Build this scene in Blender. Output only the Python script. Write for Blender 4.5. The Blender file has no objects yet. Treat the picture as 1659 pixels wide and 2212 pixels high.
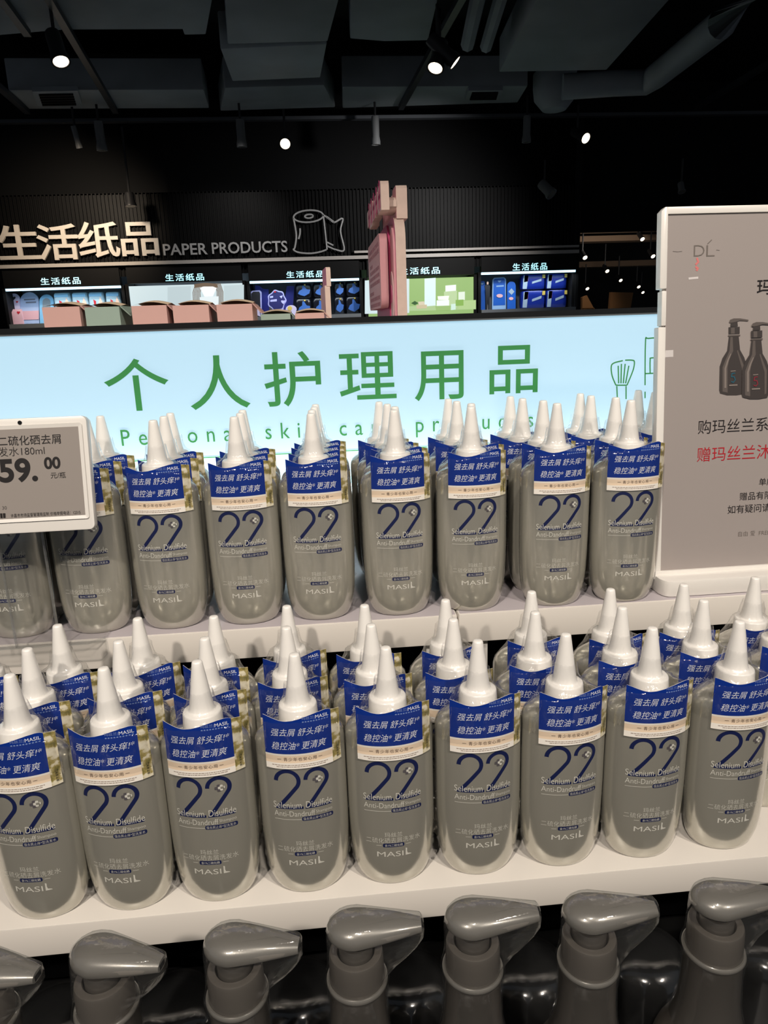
import bpy, bmesh, math, random
from mathutils import Vector, Matrix
random.seed(7)
C = bpy.context.scene
COL = C.collection
PI = math.pi
# ------------------------------------------------------------------ camera
FPX, PITCH, YAW, ROLL, CAM = 1550.0, 0.25731, 0.08118, -0.03426, 1.45
Fv = Vector((math.sin(YAW)*math.cos(PITCH), math.cos(YAW)*math.cos(PITCH), -math.sin(PITCH)))
_rt = Vector((math.cos(YAW), -math.sin(YAW), 0)); _up = _rt.cross(Fv)
Rv = _rt*math.cos(ROLL) + _up*math.sin(ROLL)
Uv = _up*math.cos(ROLL) - _rt*math.sin(ROLL)
cd = bpy.data.cameras.new('camera'); cam = bpy.data.objects.new('camera', cd); COL.objects.link(cam)
cd.sensor_fit = 'VERTICAL'; cd.sensor_height = 36.0; cd.lens = FPX/2212*36.0
cd.clip_start = 0.02; cd.clip_end = 100
M4 = Matrix.Identity(4)
for i in range(3):
    M4[i][0], M4[i][1], M4[i][2] = Rv[i], Uv[i], -Fv[i]
M4[2][3] = CAM
cam.matrix_world = M4
C.camera = cam
def ray(px, py): return Fv + Rv*((px-829.5)/FPX) - Uv*((py-1106)/FPX)
def PT(px, py, Y):                      # the point of the plane y = Y seen at a place of the photograph
    d = ray(px, py); q = d*(Y/d.y); return Vector((q.x, q.y, q.z+CAM))
def PZ(px, py, z):                      # the same for a level z (above the floor)
    d = ray(px, py); q = d*((z-CAM)/d.z); return Vector((q.x, q.y, z))
# ------------------------------------------------------------------ light
C.view_settings.view_transform = 'Standard'; C.view_settings.look = 'None'
C.view_settings.exposure = 0.0; C.view_settings.gamma = 1.0; C.view_settings.use_curve_mapping = False
C.cycles.max_bounces = 8; C.cycles.diffuse_bounces = 3; C.cycles.glossy_bounces = 4
C.cycles.transparent_max_bounces = 16; C.cycles.caustics_reflective = False; C.cycles.caustics_refractive = False
W = bpy.data.worlds.new('world'); C.world = W; W.use_nodes = True
W.node_tree.nodes['Background'].inputs[0].default_value = (0.80, 0.88, 1.0, 1)
W.node_tree.nodes['Background'].inputs[1].default_value = 0.09
def spot(name, loc, tgt, power, size=55, rad=0.06, col=(1, .90, .79), blend=.6):
    l = bpy.data.lights.new(name, 'SPOT'); l.energy = power; l.color = col
    l.spot_size = math.radians(size); l.spot_blend = blend; l.shadow_soft_size = rad
    o = bpy.data.objects.new(name, l); COL.objects.link(o); o.location = loc
    o.rotation_euler = (Vector(tgt)-Vector(loc)).to_track_quat('-Z', 'Y').to_euler(); return o
spot('track_light', (-0.80, -1.45, 3.1), (0.0, .55, 1.12), 186)
spot('track_light', (1.15, -1.20, 3.1), (0.05, .55, 1.12), 124)
spot('track_light', (0.15, -0.65, 3.10), (0.05, .60, 1.12), 58)
# ------------------------------------------------------------------ materials
def srgb(r, g, b):
    f = lambda c: (c/255/12.92) if c/255 <= .04045 else ((c/255+.055)/1.055)**2.4
    return (f(r), f(g), f(b), 1)
MATS = {}
def mat(name, rgb, rough=.5, metal=0, emit=0, ecol=None, coat=0, spec=.5, lin=False):
    if name in MATS: return MATS[name]
    m = bpy.data.materials.new(name); m.use_nodes = True
    b = m.node_tree.nodes['Principled BSDF']
    c = (*rgb, 1) if lin else srgb(*rgb)
    b.inputs['Base Color'].default_value = c; b.inputs['Roughness'].default_value = rough
    b.inputs['Metallic'].default_value = metal; b.inputs['Coat Weight'].default_value = coat
    b.inputs['Coat Roughness'].default_value = .06; b.inputs['Specular IOR Level'].default_value = spec
    if emit:
        e = ecol or rgb
        b.inputs['Emission Color'].default_value = (*e, 1) if lin else srgb(*e)
        b.inputs['Emission Strength'].default_value = emit
    MATS[name] = m; return m
def N(m, t, **kw):
    n = m.node_tree.nodes.new(t)
    for k, v in kw.items(): setattr(n, k, v)
    return n
def bump(m, scale, strength, stretch=(1, 1, 1), dist=.002, sock='Normal', detail=2):
    nt = m.node_tree; b = nt.nodes['Principled BSDF']
    tc = N(m, 'ShaderNodeTexCoord'); mp = N(m, 'ShaderNodeMapping'); mp.inputs['Scale'].default_value = stretch
    oi = N(m, 'ShaderNodeObjectInfo'); ad = N(m, 'ShaderNodeVectorMath', operation='ADD')
    nz = N(m, 'ShaderNodeTexNoise'); nz.inputs['Scale'].default_value = scale; nz.inputs['Detail'].default_value = detail
    bp = N(m, 'ShaderNodeBump'); bp.inputs['Strength'].default_value = strength; bp.inputs['Distance'].default_value = dist
    nt.links.new(tc.outputs['Object'], mp.inputs[0]); nt.links.new(mp.outputs[0], ad.inputs[0])
    nt.links.new(oi.outputs['Random'], ad.inputs[1]); nt.links.new(ad.outputs[0], nz.inputs['Vector'])
    nt.links.new(nz.outputs['Fac'], bp.inputs['Height']); nt.links.new(bp.outputs[0], b.inputs[sock])
    return m
def vary(m, scale, amt, stretch=(1, 1, 1)):            # slight colour mottling of a material
    nt = m.node_tree; b = nt.nodes['Principled BSDF']; c = b.inputs['Base Color'].default_value[:]
    tc = N(m, 'ShaderNodeTexCoord'); mp = N(m, 'ShaderNodeMapping'); mp.inputs['Scale'].default_value = stretch
    nz = N(m, 'ShaderNodeTexNoise'); nz.inputs['Scale'].default_value = scale; nz.inputs['Detail'].default_value = 4
    cr = N(m, 'ShaderNodeValToRGB')
    cr.color_ramp.elements[0].position = .3; cr.color_ramp.elements[1].position = .7
    cr.color_ramp.elements[0].color = tuple(x*(1-amt) for x in c[:3])+(1,); cr.color_ramp.elements[1].color = tuple(min(1, x*(1+amt)) for x in c[:3])+(1,)
    nt.links.new(tc.outputs['Object'], mp.inputs[0]); nt.links.new(mp.outputs[0], nz.inputs['Vector'])
    nt.links.new(nz.outputs['Fac'], cr.inputs[0]); nt.links.new(cr.outputs[0], b.inputs['Base Color']); return m
def clear(name, tint=(.97, .97, .97), base=.05, gain=.55, rough=.1, bscale=0, bstr=.3, stretch=(1, 1, 1), haze=0, blend=.35):
    m = bpy.data.materials.new(name); m.use_nodes = True; nt = m.node_tree; nt.nodes.clear()
    out = N(m, 'ShaderNodeOutputMaterial'); mx = N(m, 'ShaderNodeMixShader'); tr = N(m, 'ShaderNodeBsdfTransparent'); gl = N(m, 'ShaderNodeBsdfGlossy')
    tr.inputs[0].default_value = (*tint, 1); gl.inputs['Roughness'].default_value = rough; gl.inputs[0].default_value = (1, 1, 1, 1)
    lw = N(m, 'ShaderNodeLayerWeight'); lw.inputs['Blend'].default_value = blend
    ma = N(m, 'ShaderNodeMath', operation='MULTIPLY_ADD'); ma.inputs[1].default_value = gain; ma.inputs[2].default_value = base; ma.use_clamp = True
    nt.links.new(lw.outputs['Facing'], ma.inputs[0]); nt.links.new(ma.outputs[0], mx.inputs[0])
    first = tr
    if haze:
        df = N(m, 'ShaderNodeBsdfTranslucent'); d2 = N(m, 'ShaderNodeBsdfDiffuse'); a = N(m, 'ShaderNodeMixShader'); h = N(m, 'ShaderNodeMixShader')
        df.inputs[0].default_value = d2.inputs[0].default_value = (.9, .9, .9, 1)
        a.inputs[0].default_value = .5; h.inputs[0].default_value = haze
        nt.links.new(df.outputs[0], a.inputs[1]); nt.links.new(d2.outputs[0], a.inputs[2])
        nt.links.new(tr.outputs[0], h.inputs[1]); nt.links.new(a.outputs[0], h.inputs[2]); first = h
    nt.links.new(first.outputs[0], mx.inputs[1]); nt.links.new(gl.outputs[0], mx.inputs[2]); nt.links.new(mx.outputs[0], out.inputs[0])
    if bscale:
        tc = N(m, 'ShaderNodeTexCoord'); mp = N(m, 'ShaderNodeMapping'); mp.inputs['Scale'].default_value = stretch
        nz = N(m, 'ShaderNodeTexNoise'); nz.inputs['Scale'].default_value = bscale; nz.inputs['Detail'].default_value = 3
        bp = N(m, 'ShaderNodeBump'); bp.inputs['Strength'].default_value = bstr; bp.inputs['Distance'].default_value = .002
        nt.links.new(tc.outputs['Object'], mp.inputs[0]); nt.links.new(mp.outputs[0], nz.inputs['Vector'])
        nt.links.new(nz.outputs['Fac'], bp.inputs['Height']); nt.links.new(bp.outputs[0], gl.inputs['Normal']); nt.links.new(bp.outputs[0], lw.inputs['Normal'])
    MATS[name] = m; return m
# ------------------------------------------------------------------ objects
def tag(o, label=None, cat=None, group=None, kind=None):
    if label: o['label'] = label
    if cat: o['category'] = cat
    if group: o['group'] = group
    if kind: o['kind'] = kind
    return o
def thing(name, loc, label, cat, group=None, rz=0):
    o = bpy.data.objects.new(name, None); COL.objects.link(o); o.location = loc; o.rotation_euler = (0, 0, rz)
    o.empty_display_size = .02
    return tag(o, label, cat, group)
class MB:                                              # one mesh in the making
    def __init__(s): s.v = []; s.f = []; s.m = []; s.mats = []
    def mi(s, m):
        if m not in s.mats: s.mats.append(m)
        return s.mats.index(m)
    def add(s, vs, fs, m):
        k = len(s.v); i = s.mi(m); s.v += [tuple(v) for v in vs]
        for f in fs: s.f.append([k+j for j in f]); s.m.append(i)
        return s
    def box(s, lo, hi, m, T=None):
        (a, b, c), (d, e, f) = lo, hi
        vs = [Vector(p) for p in ((a,b,c),(d,b,c),(d,e,c),(a,e,c),(a,b,f),(d,b,f),(d,e,f),(a,e,f))]
        if T: vs = [T @ v for v in vs]
        return s.add(vs, [(3,2,1,0),(4,5,6,7),(0,1,5,4),(1,2,6,5),(2,3,7,6),(3,0,4,7)], m)
    def prism(s, pts, off, m, mside=None):             # a polygon of points and its copy moved by off
        n = len(pts); off = Vector(off); vs = [Vector(p) for p in pts]; vs += [p+off for p in vs]
        s.add(vs, [tuple(range(n))], m); k = len(s.v)-2*n
        s.f.append([k+n+j for j in reversed(range(n))]); s.m.append(s.mi(m))
        i = s.mi(mside or m)
        for j in range(n): s.f.append([k+j, k+n+j, k+n+(j+1) % n, k+(j+1) % n]); s.m.append(i)
        return s
    def rings(s, rs, m, cap=(True, True), T=None):     # loft through closed rings of points
        n = len(rs[0]); vs = [Vector(p) for r in rs for p in r]
        if T: vs = [T @ v for v in vs]
        fs = []
        for i in range(len(rs)-1):
            for j in range(n): fs.append((i*n+j, i*n+(j+1) % n, (i+1)*n+(j+1) % n, (i+1)*n+j))
        if cap[0]: fs.append(tuple(reversed(range(n))))
        if cap[1]: fs.append(tuple(range((len(rs)-1)*n, len(rs)*n)))
        return s.add(vs, fs, m)
    def lathe(s, prof, m, n=32, T=None, cap=(True, True), c=(0, 0)):
        return s.rings([[(c[0]+r*math.cos(2*PI*j/n), c[1]+r*math.sin(2*PI*j/n), z) for j in range(n)] for r, z in prof], m, cap, T)
    def tube(s, pts, r, m, n=8, closed=False):
        pts = [Vector(p) for p in pts]; rs = []
        for i, p in enumerate(pts):
            a = pts[i-1] if (i or closed) else p; b = pts[(i+1) % len(pts)] if (i < len(pts)-1 or closed) else p
            t = (b-a).normalized(); u = t.cross(Vector((0, 1, 0)))
            if u.length < .05: u = t.cross(Vector((1, 0, 0)))
            u.normalize(); w = t.cross(u)
            rs.append([p+u*(r*math.cos(2*PI*k/n))+w*(r*math.sin(2*PI*k/n)) for k in range(n)])
        if closed: rs.append(rs[0])
        return s.rings(rs, m, (not closed, not closed))
    def build(s, name, parent=None, loc=None, smooth=True, angle=40, bevel=0):
        me = bpy.data.meshes.new(name); me.from_pydata(s.v, [], s.f)
        for m in s.mats: me.materials.append(m)
        me.polygons.foreach_set('material_index', s.m)
        bm = bmesh.new(); bm.from_mesh(me)
        bmesh.ops.remove_doubles(bm, verts=bm.verts, dist=1e-6)
        if bevel: bmesh.ops.bevel(bm, geom=[e for e in bm.edges if len(e.link_faces) == 2 and e.calc_face_angle(0) > .5], offset=bevel, segments=2, affect='EDGES', profile=.6)
        bmesh.ops.recalc_face_normals(bm, faces=bm.faces)
        if smooth:
            for f in bm.faces: f.smooth = True
            for e in bm.edges:
                if len(e.link_faces) == 2 and e.calc_face_angle(0) > math.radians(angle): e.smooth = False
        bm.to_mesh(me); bm.free()
        o = bpy.data.objects.new(name, me); COL.objects.link(o)
        if parent: o.parent = parent
        if loc is not None: o.location = loc
        return o
def copy_tree(o, parent=None):
    c = o.copy(); COL.objects.link(c)
    if parent: c.parent = parent
    for ch in list(o.children): copy_tree(ch, c)
    return c
_tc = {}
def text2d(s, offset=0, shear=0, space=1, extrude=0, bevel=0, res=3):
    key = (s, offset, shear, space, extrude, bevel, res)
    if key in _tc: return _tc[key]
    cu = bpy.data.curves.new('lettering', 'FONT'); cu.body = s; cu.offset = offset; cu.shear = shear; cu.space_character = space
    cu.extrude = extrude; cu.bevel_depth = bevel; cu.bevel_resolution = 1; cu.resolution_u = res
    o = bpy.data.objects.new('lettering', cu); me = bpy.data.meshes.new_from_object(o)
    vs = [v.co.copy() for v in me.vertices]; fs = [tuple(p.vertices) for p in me.polygons]
    bpy.data.objects.remove(o); bpy.data.meshes.remove(me); bpy.data.curves.remove(cu)
    _tc[key] = (vs, fs); return vs, fs
def bbox(vs): return min(v.x for v in vs), min(v.y for v in vs), max(v.x for v in vs), max(v.y for v in vs)
def fit(s, x0, y0, x1, y1, **k):                       # text stretched into a rectangle (x1 None keeps proportions)
    vs, fs = text2d(s, **k); a, b, c, d = bbox(vs); sy = (y1-y0)/(d-b); sx = sy if x1 is None or x0 is None else (x1-x0)/(c-a)
    if x0 is None: x0 = x1-(c-a)*sy
    return [Vector((x0+(v.x-a)*sx, y0+(v.y-b)*sy, v.z*sy)) for v in vs], fs
def sliced(vs, fs, step):                              # cut flat shapes in strips so that they can bend
    bm = bmesh.new(); bv = [bm.verts.new(v) for v in vs]; bm.verts.ensure_lookup_table()
    for f in fs:
        try: bm.faces.new([bv[i] for i in f])
        except ValueError: pass
    for ax in (0, 1):
        lo = min(v[ax] for v in vs); hi = max(v[ax] for v in vs); st = step*(1 if ax == 0 else 2); k = math.ceil(lo/st)*st
        while k < hi:
            nrm = [0, 0, 0]; nrm[ax] = 1; co = [0, 0, 0]; co[ax] = k
            bmesh.ops.bisect_plane(bm, geom=bm.verts[:]+bm.edges[:]+bm.faces[:], plane_co=co, plane_no=nrm); k += st
    bm.verts.index_update(); r = [v.co.copy() for v in bm.verts], [tuple(v.index for v in f.verts) for f in bm.faces]; bm.free(); return r
def ribbon(pts, w):                                    # flat stroke along a 2D polyline
    vs = []; n = len(pts); P = [Vector((p[0], p[1], 0)) for p in pts]
    for i in range(n):
        a = P[max(i-1, 0)]; b = P[min(i+1, n-1)]; t = (b-a).normalized(); q = Vector((-t.y, t.x, 0))*w/2
        if 0 < i < n-1:
            t1 = (P[i]-a).normalized(); c = max(.5, t1.dot(t)); q /= c
        vs += [P[i]+q, P[i]-q]
    return vs, [(2*i, 2*i+1, 2*i+3, 2*i+2) for i in range(n-1)]
def rrect(x0, y0, x1, y1, r, n=5):
    o = []
    for cx, cy, a in ((x1-r, y0+r, -PI/2), (x1-r, y1-r, 0), (x0+r, y1-r, PI/2), (x0+r, y0+r, PI)):
        for k in range(n+1): o.append((cx+r*math.cos(a+PI/2*k/n), cy+r*math.sin(a+PI/2*k/n)))
    return o
class Plane:                                           # a flat face in the room: 2D shapes drawn on it become geometry
    def __init__(s, O, U, V): s.O, s.U, s.V = Vector(O), Vector(U).normalized(), Vector(V).normalized(); s.Nn = s.U.cross(s.V).normalized()
    def at(s, x, y, h=0): return s.O+s.U*x+s.V*y+s.Nn*h
    def px(s, px, py):                                 # where a place of the photograph meets the face
        d = ray(px, py); o = Vector((0, 0, CAM)); t = (s.O-o).dot(s.Nn)/d.dot(s.Nn); q = o+d*t-s.O; return q.dot(s.U), q.dot(s.V)
    def draw(s, mb, shape, m, h=.0004): mb.add([s.at(v.x, v.y, h+v.z) for v in shape[0]], shape[1], m)
    def poly(s, mb, pts, m, h=.0004): mb.add([s.at(p[0], p[1], h) for p in pts], [tuple(range(len(pts)))], m)
    def slab(s, mb, pts, h0, h1, m, mside=None): mb.prism([s.at(p[0], p[1], h0) for p in pts], s.Nn*(h1-h0), m, mside)
    def text(s, mb, body, m, px0, py0, px1, py1, h=.0004, **k):   # text between two places of the photograph (left-bottom, right-top)
        a = s.px(px0, py0) if px0 is not None else None; b = s.px(px1, py1) if px1 is not None else None
        s.draw(mb, fit(body, a[0], a[1], b[0], b[1], **k), m, h)
# materials used in several places
m_white = mat('white_laminate', (226, 222, 216), .38)
m_wplas = mat('white_plastic', (230, 226, 220), .3, coat=.3)
m_black = mat('black_paint', (9, 10, 12), .7, spec=.2)
m_dark = mat('dark_panel', (17, 17, 18), .6, spec=.2)
m_duct = mat('duct_grey', (172, 181, 188), .65); vary(m_duct, 1.3, .25)
m_body = bump(mat('pearl_grey_plastic', (188, 185, 173), .2, metal=.56, coat=1), 1, .16, (150, 150, 14), .0012, 'Coat Normal')
m_navy = mat('navy_print', (18, 28, 72), .45, coat=.6)
m_pale = mat('pale_print', (205, 203, 194), .5, coat=.4)
m_blue = mat('blue_card', (12, 48, 138), .4, coat=.15, spec=.3)
m_cardw = mat('cream_card', (250, 244, 234), .4, coat=.4)
m_peach = mat('peach_card', (246, 222, 194), .4, coat=.4)
m_ink = mat('brown_ink', (92, 70, 58), .6)
m_fine = mat('fine_ink', (158, 142, 130), .6)
m_cardtxt = mat('white_ink', (238, 240, 246), .5)
m_cardlogo = mat('faint_blue_ink', (120, 140, 190), .5)
m_film = clear('shrink_film_clear', base=.01, gain=.32, rough=.09, bscale=1, bstr=.5, stretch=(140, 140, 40), haze=.012)
m_flower = mat('blossom_print', (200, 190, 150), .4, coat=.4)
def _fl():
    nt = m_flower.node_tree; b = nt.nodes['Principled BSDF']; tc = N(m_flower, 'ShaderNodeTexCoord'); vo = N(m_flower, 'ShaderNodeTexNoise')
    vo.inputs['Scale'].default_value = 190; vo.inputs['Detail'].default_value = 3
    cr = N(m_flower, 'ShaderNodeValToRGB'); e = cr.color_ramp.elements
    e[0].position = .33; e[0].color = srgb(120, 112, 62); e[1].position = .66; e[1].color = srgb(240, 232, 208)
    x = e.new(.45); x.color = srgb(172, 156, 96); x = e.new(.53); x.color = srgb(226, 216, 186)
    nt.links.new(tc.outputs['Object'], vo.inputs['Vector']); nt.links.new(vo.outputs['Fac'], cr.inputs[0]); nt.links.new(cr.outputs[0], b.inputs['Base Color'])
_fl()
#%%SETTING
# ------------------------------------------------------------------ the setting
YW = 6.5
def struct(name, mb, **k): return tag(mb.build(name, **k), kind='structure')
struct('floor', MB().box((-7, -4, -.1), (9, 18, 0), mat('dark_floor_tile', (70, 66, 62), .35)))
struct('ceiling', MB().box((-7, .2, 3.45), (9, 18, 3.55), m_black))
xr = PT(1253, 540, YW).x; ztop = PT(600, 410, YW).z; zb = PT(600, 572, YW).z
struct('wall_back', MB().box((-5, YW+.42, 0), (xr, YW+.5, 3.45), m_black))
struct('wall_right', MB().box((xr-.06, YW+.01, 0), (xr, YW+.42, 3.2), m_dark))
struct('wall_far', MB().box((0, 16.5, 0), (9, 16.6, 3.5), mat('far_black', (14, 12, 11), .8)))
zk = PT(1340, 487, YW).z
struct('trim_1', MB().box((xr, YW+.42, zk), (6, YW+.5, 3.45), m_black))
mb = MB()
a, b = PT(0, 266, YW-.1), PT(1659, 244, YW-.1); zz = (a.z+b.z)/2
mb.box((-5, YW-.14, zz-.012), (6, YW-.08, zz+.012), mat('grey_conduit', (88, 92, 98), .5)); struct('trim_2', mb)
# ribbed black header panel above the bays
mb = MB(); x = -2.7; m_rib = mat('black_ribbed_panel', (11, 11, 12), .55, spec=.15)
z0h, z1h = PT(600, 588, YW).z, ztop
prof = []
while x < xr-.03:
    prof += [(x, YW+.02), (x+.018, YW+.02), (x+.02, YW+.008), (x+.029, YW+.008)]; x += .031
for i in range(len(prof)-1):
    (xa, ya), (xb, yb) = prof[i], prof[i+1]; mb.add([(xa, ya, z0h), (xb, yb, z0h), (xb, yb, z1h), (xa, ya, z1h)], [(0, 1, 2, 3)], m_rib)
mb.box((-2.7, YW+.02, z1h-.01), (xr-.03, YW+.4, z1h), m_dark); struct('trim_3', mb, smooth=False)
# pale rails under the header lettering
m_rail = mat('pale_metal_rail', (196, 190, 184), .35)
zA = PT(0, 578, YW).z; zB = PT(1250, 543, YW).z; zl = (zA+zB)/2
mb = MB(); mb.box((-2.7, YW-.035, zl-.014), (xr-.02, YW+.004, zl+.014), m_rail); struct('trim_4', mb)
zu = (PT(765, 546, YW).z+PT(1250, 531, YW).z)/2
mb = MB(); mb.box((PT(765, 546, YW).x, YW-.03, zu-.009), (xr-.02, YW+.004, zu+.009), m_rail); struct('trim_5', mb)
# ducts, pipes and track rails of the open ceiling
def duct(name, label, cat, poly, z, h, m=m_duct):
    mb = MB(); mb.prism([PZ(*p, z) for p in poly], (0, 0, h), m); return tag(mb.build(name, bevel=.01), label, cat)
zc = CAM+1.66
duct('air_duct', 'wide pale grey air duct at the top left of the ceiling', 'duct', [(-60, -60), (470, -60), (445, 75), (398, 76), (394, 64), (140, 65), (-60, 82)], zc, .25)
duct('air_duct', 'middle grey air duct overhead, left of the paired spotlights', 'duct', [(482, -60), (748, -60), (708, 90), (492, 96)], zc-.06, .22)
duct('air_duct', 'short boxed duct drop hanging below the middle air duct', 'duct', [(476, 106), (706, 96), (692, 168), (502, 176)], zc-.06, .2)
duct('air_duct', 'narrow grey duct above the two paired spotlights', 'duct', [(756, -60), (960, -60), (925, 88), (830, 90), (756, 84)], zc, .2)
duct('air_duct', 'broad grey duct at the top right of the ceiling', 'duct', [(1190, -60), (1500, -60), (1310, 152), (1078, 156)], zc-.1, .2)
duct('air_duct', 'low grey crosswise duct with a vent, far left of the ceiling', 'duct', [(18, 195), (440, 194), (452, 234), (60, 236)], zc-.02, .2)
duct('air_duct', 'low grey crosswise duct beneath the boxed duct drop', 'duct', [(486, 190), (700, 184), (724, 232), (476, 240)], zc-.02, .2)
duct('air_duct', 'low grey crosswise duct holding a small vent, right of centre', 'duct', [(740, 188), (1140, 186), (1118, 222), (740, 234)], zc-.02, .2)
def vent(label, quad, z):
    t = thing('air_vent', PZ(*quad[0], z), label, 'vent', 'ceiling air vents'); P = [PZ(*q, z)-t.location for q in quad]
    mb = MB(); mb.prism([P[0], P[1], P[2], P[3]], (0, 0, .03), m_duct); mb.build('frame', t)
    mb = MB()
    for k in range(5):
        f = .15+.15*k; g = f+.06
        q = [P[0].lerp(P[3], f).lerp(P[1].lerp(P[2], f), u) for u in (.12, .88)]+[P[0].lerp(P[3], g).lerp(P[1].lerp(P[2], g), u) for u in (.88, .12)]
        mb.prism([v-Vector((0, 0, .012)) for v in q], (0, 0, .012), m_dark)
    mb.build('louvre', t)
vent('square ceiling air vent on the far left crosswise duct', [(70, 198), (168, 196), (178, 230), (82, 232)], zc-.055)
vent('small ceiling air vent on the duct right of centre', [(1012, 196), (1086, 195), (1080, 216), (1004, 217)], zc-.055)
for k, (p, q, w) in enumerate((((1036, -20), (1010, 96), .042), ((1086, -20), (1050, 100), .038))):
    mb = MB(); mb.tube([PZ(*p, zc-.05), PZ(*q, zc-.05)], w, m_duct); tag(mb.build('duct_pipe'), ('left' if k == 0 else 'right')+' one of two slim pipes beside the broad grey duct', 'pipe')
mb = MB(); mb.tube([PZ(1690, -60, zc-.05), PZ(1560, 50, zc-.05), PZ(1420, 162, zc-.05)], .085, m_duct, 14)
mb.tube([PZ(1420, 162, zc-.05), PZ(1395, 178, zc-.05), PZ(1330, 180, zc-.05), PZ(1215, 188, zc-.05)], .085, m_duct, 14)
mb.lathe([(.0, -.16), (.09, -.15), (.15, -.08), (.16, 0), (.16, .1), (.0, .1)], m_duct, 20, Matrix.Translation(PZ(1198, 190, zc)))
tag(mb.build('duct_pipe'), 'round diagonal duct pipe with a drooping elbow, upper right ceiling', 'pipe')
m_track = mat('track_black', (52, 55, 60), .4)
zt = CAM+1.60
for p, q, lab in (((92, -20), (250, 246), 'black light track running overhead beside the single warm spotlight'), ((-40, 160), (60, 247), 'black light track at the left edge of the ceiling'),
                  ((1010, -20), (866, 238), 'black light track carrying the paired spotlights'), ((1700, 120), (1502, 238), 'black light track at the right edge of the ceiling'), ((0, 0), (60, 80), 'short black light track stub in the top left corner')):
    mb = MB(); a, b = PZ(*p, zt), PZ(*q, zt); d = (b-a).normalized(); s = d.cross(Vector((0, 0, 1)))*.02
    mb.prism([a-s, a+s, b+s, b-s], (0, 0, .035), m_track); tag(mb.build('light_track', smooth=False), lab, 'light track')
m_lens = mat('lamp_glow', (255, 240, 214), .4, emit=5, ecol=(255, 234, 204))
m_lensd = mat('lamp_glass_off', (120, 118, 112), .2)
m_hous = mat('lamp_housing_dark', (40, 40, 42), .45); m_housw = mat('lamp_housing_grey', (120, 122, 124), .5)
def lamp(px, py, Y, aim, r, ln, label, lit=True, hous=None, stem=.2, group='ceiling spotlights'):
    p = PT(px, py, Y); t = thing('ceiling_spotlight', p, label, 'spotlight', group)
    d = Vector(aim).normalized(); T = d.to_track_quat('Z', 'Y').to_matrix().to_4x4()
    mb = MB(); mb.lathe([(.0, -ln), (r*.75, -ln), (r*.82, -ln*.9), (r*.82, -ln*.3), (r, -.12*ln), (r, 0), (r*.86, 0), (r*.8, -.03*ln), (0, -.03*ln)], hous or m_hous, 20, T); hs = mb.build('housing', t)
    mb = MB(); mb.lathe([(0, -.028*ln), (r*.8, -.028*ln), (r*.8, -.012*ln), (0, -.008*ln)], m_lens if lit else m_lensd, 20, T); mb.build('lens', hs)
    e = T @ Vector((0, 0, -ln*.7)); mb = MB(); mb.tube([e, e+Vector((0, 0, stem))], .009, m_hous, 8); mb.build('stem', t)
lamp(132, 134, 4.3, (.25, -.35, -.9), .048, .17, 'lit warm ceiling spotlight hanging at the upper left')
lamp(940, 148, 4.4, (-.3, -.4, -.9), .048, .17, 'lit left spotlight of the pair on the right-hand track')
lamp(984, 136, 4.4, (.75, -.1, -.7), .045, .19, 'spotlight of the overhead pair that turns off to the right')
lamp(616, 311, 5.9, (.0, -.85, -.5), .045, .16, 'bright round spotlight above the paper roll icon, left of the pink cutout')
lamp(1266, 299, 5.9, (.35, -.8, -.5), .045, .16, 'bright round spotlight above the white poster stand')
lamp(172, 320, 6.1, (.1, .3, -1), .024, .15, 'slim unlit spotlight, leftmost of the hanging row', False, m_housw)
lamp(221, 326, 6.1, (.0, .1, -1), .04, .2, 'grey unlit hanging spotlight beside the slim leftmost one', False, m_housw)
lamp(523, 318, 6.1, (.0, .05, -1), .04, .19, 'grey hanging spotlight left of the bright round one', False, m_housw)
lamp(812, 313, 6.1, (.0, .05, -1), .036, .2, 'grey hanging spotlight right above the pink cutout', False, m_housw)
lamp(1137, 308, 6.1, (.0, .05, -1), .036, .19, 'grey hanging spotlight left of the right-hand bright lamp', False, m_housw)
lamp(283, 446, 6.2, (.05, -.1, -1), .045, .1, 'small dark hanging lamp in front of the ribbed wall lettering', False, m_hous, .5)
lamp(1192, 420, 6.2, (.5, -.5, -.7), .05, .14, 'dim grey tilted lamp right of the pink cutout', False, m_housw)
lamp(1473, 415, 6.0, (0, -.4, -.9), .03, .08, 'small dim lamp above the white poster stand top', False, m_housw)
for px, py, Y, w in ((1388, 517, 9, 'topmost'), (1264, 557, 8.5, 'left end'), (1411, 554, 9, 'beside the poster edge'), (1312, 586, 10, 'middle'), (1341, 606, 11, 'below the middle one'), (1269, 624, 11, 'lower left'), (1380, 620, 11.5, 'lower right'), (1389, 632, 13, 'dimmest')):
    lamp(px, py, Y, (.1, -.7, -.6), .032, .13, 'tiny lit spotlight in the far hall, '+w, True, None, .3, 'far hall spotlights')

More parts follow.
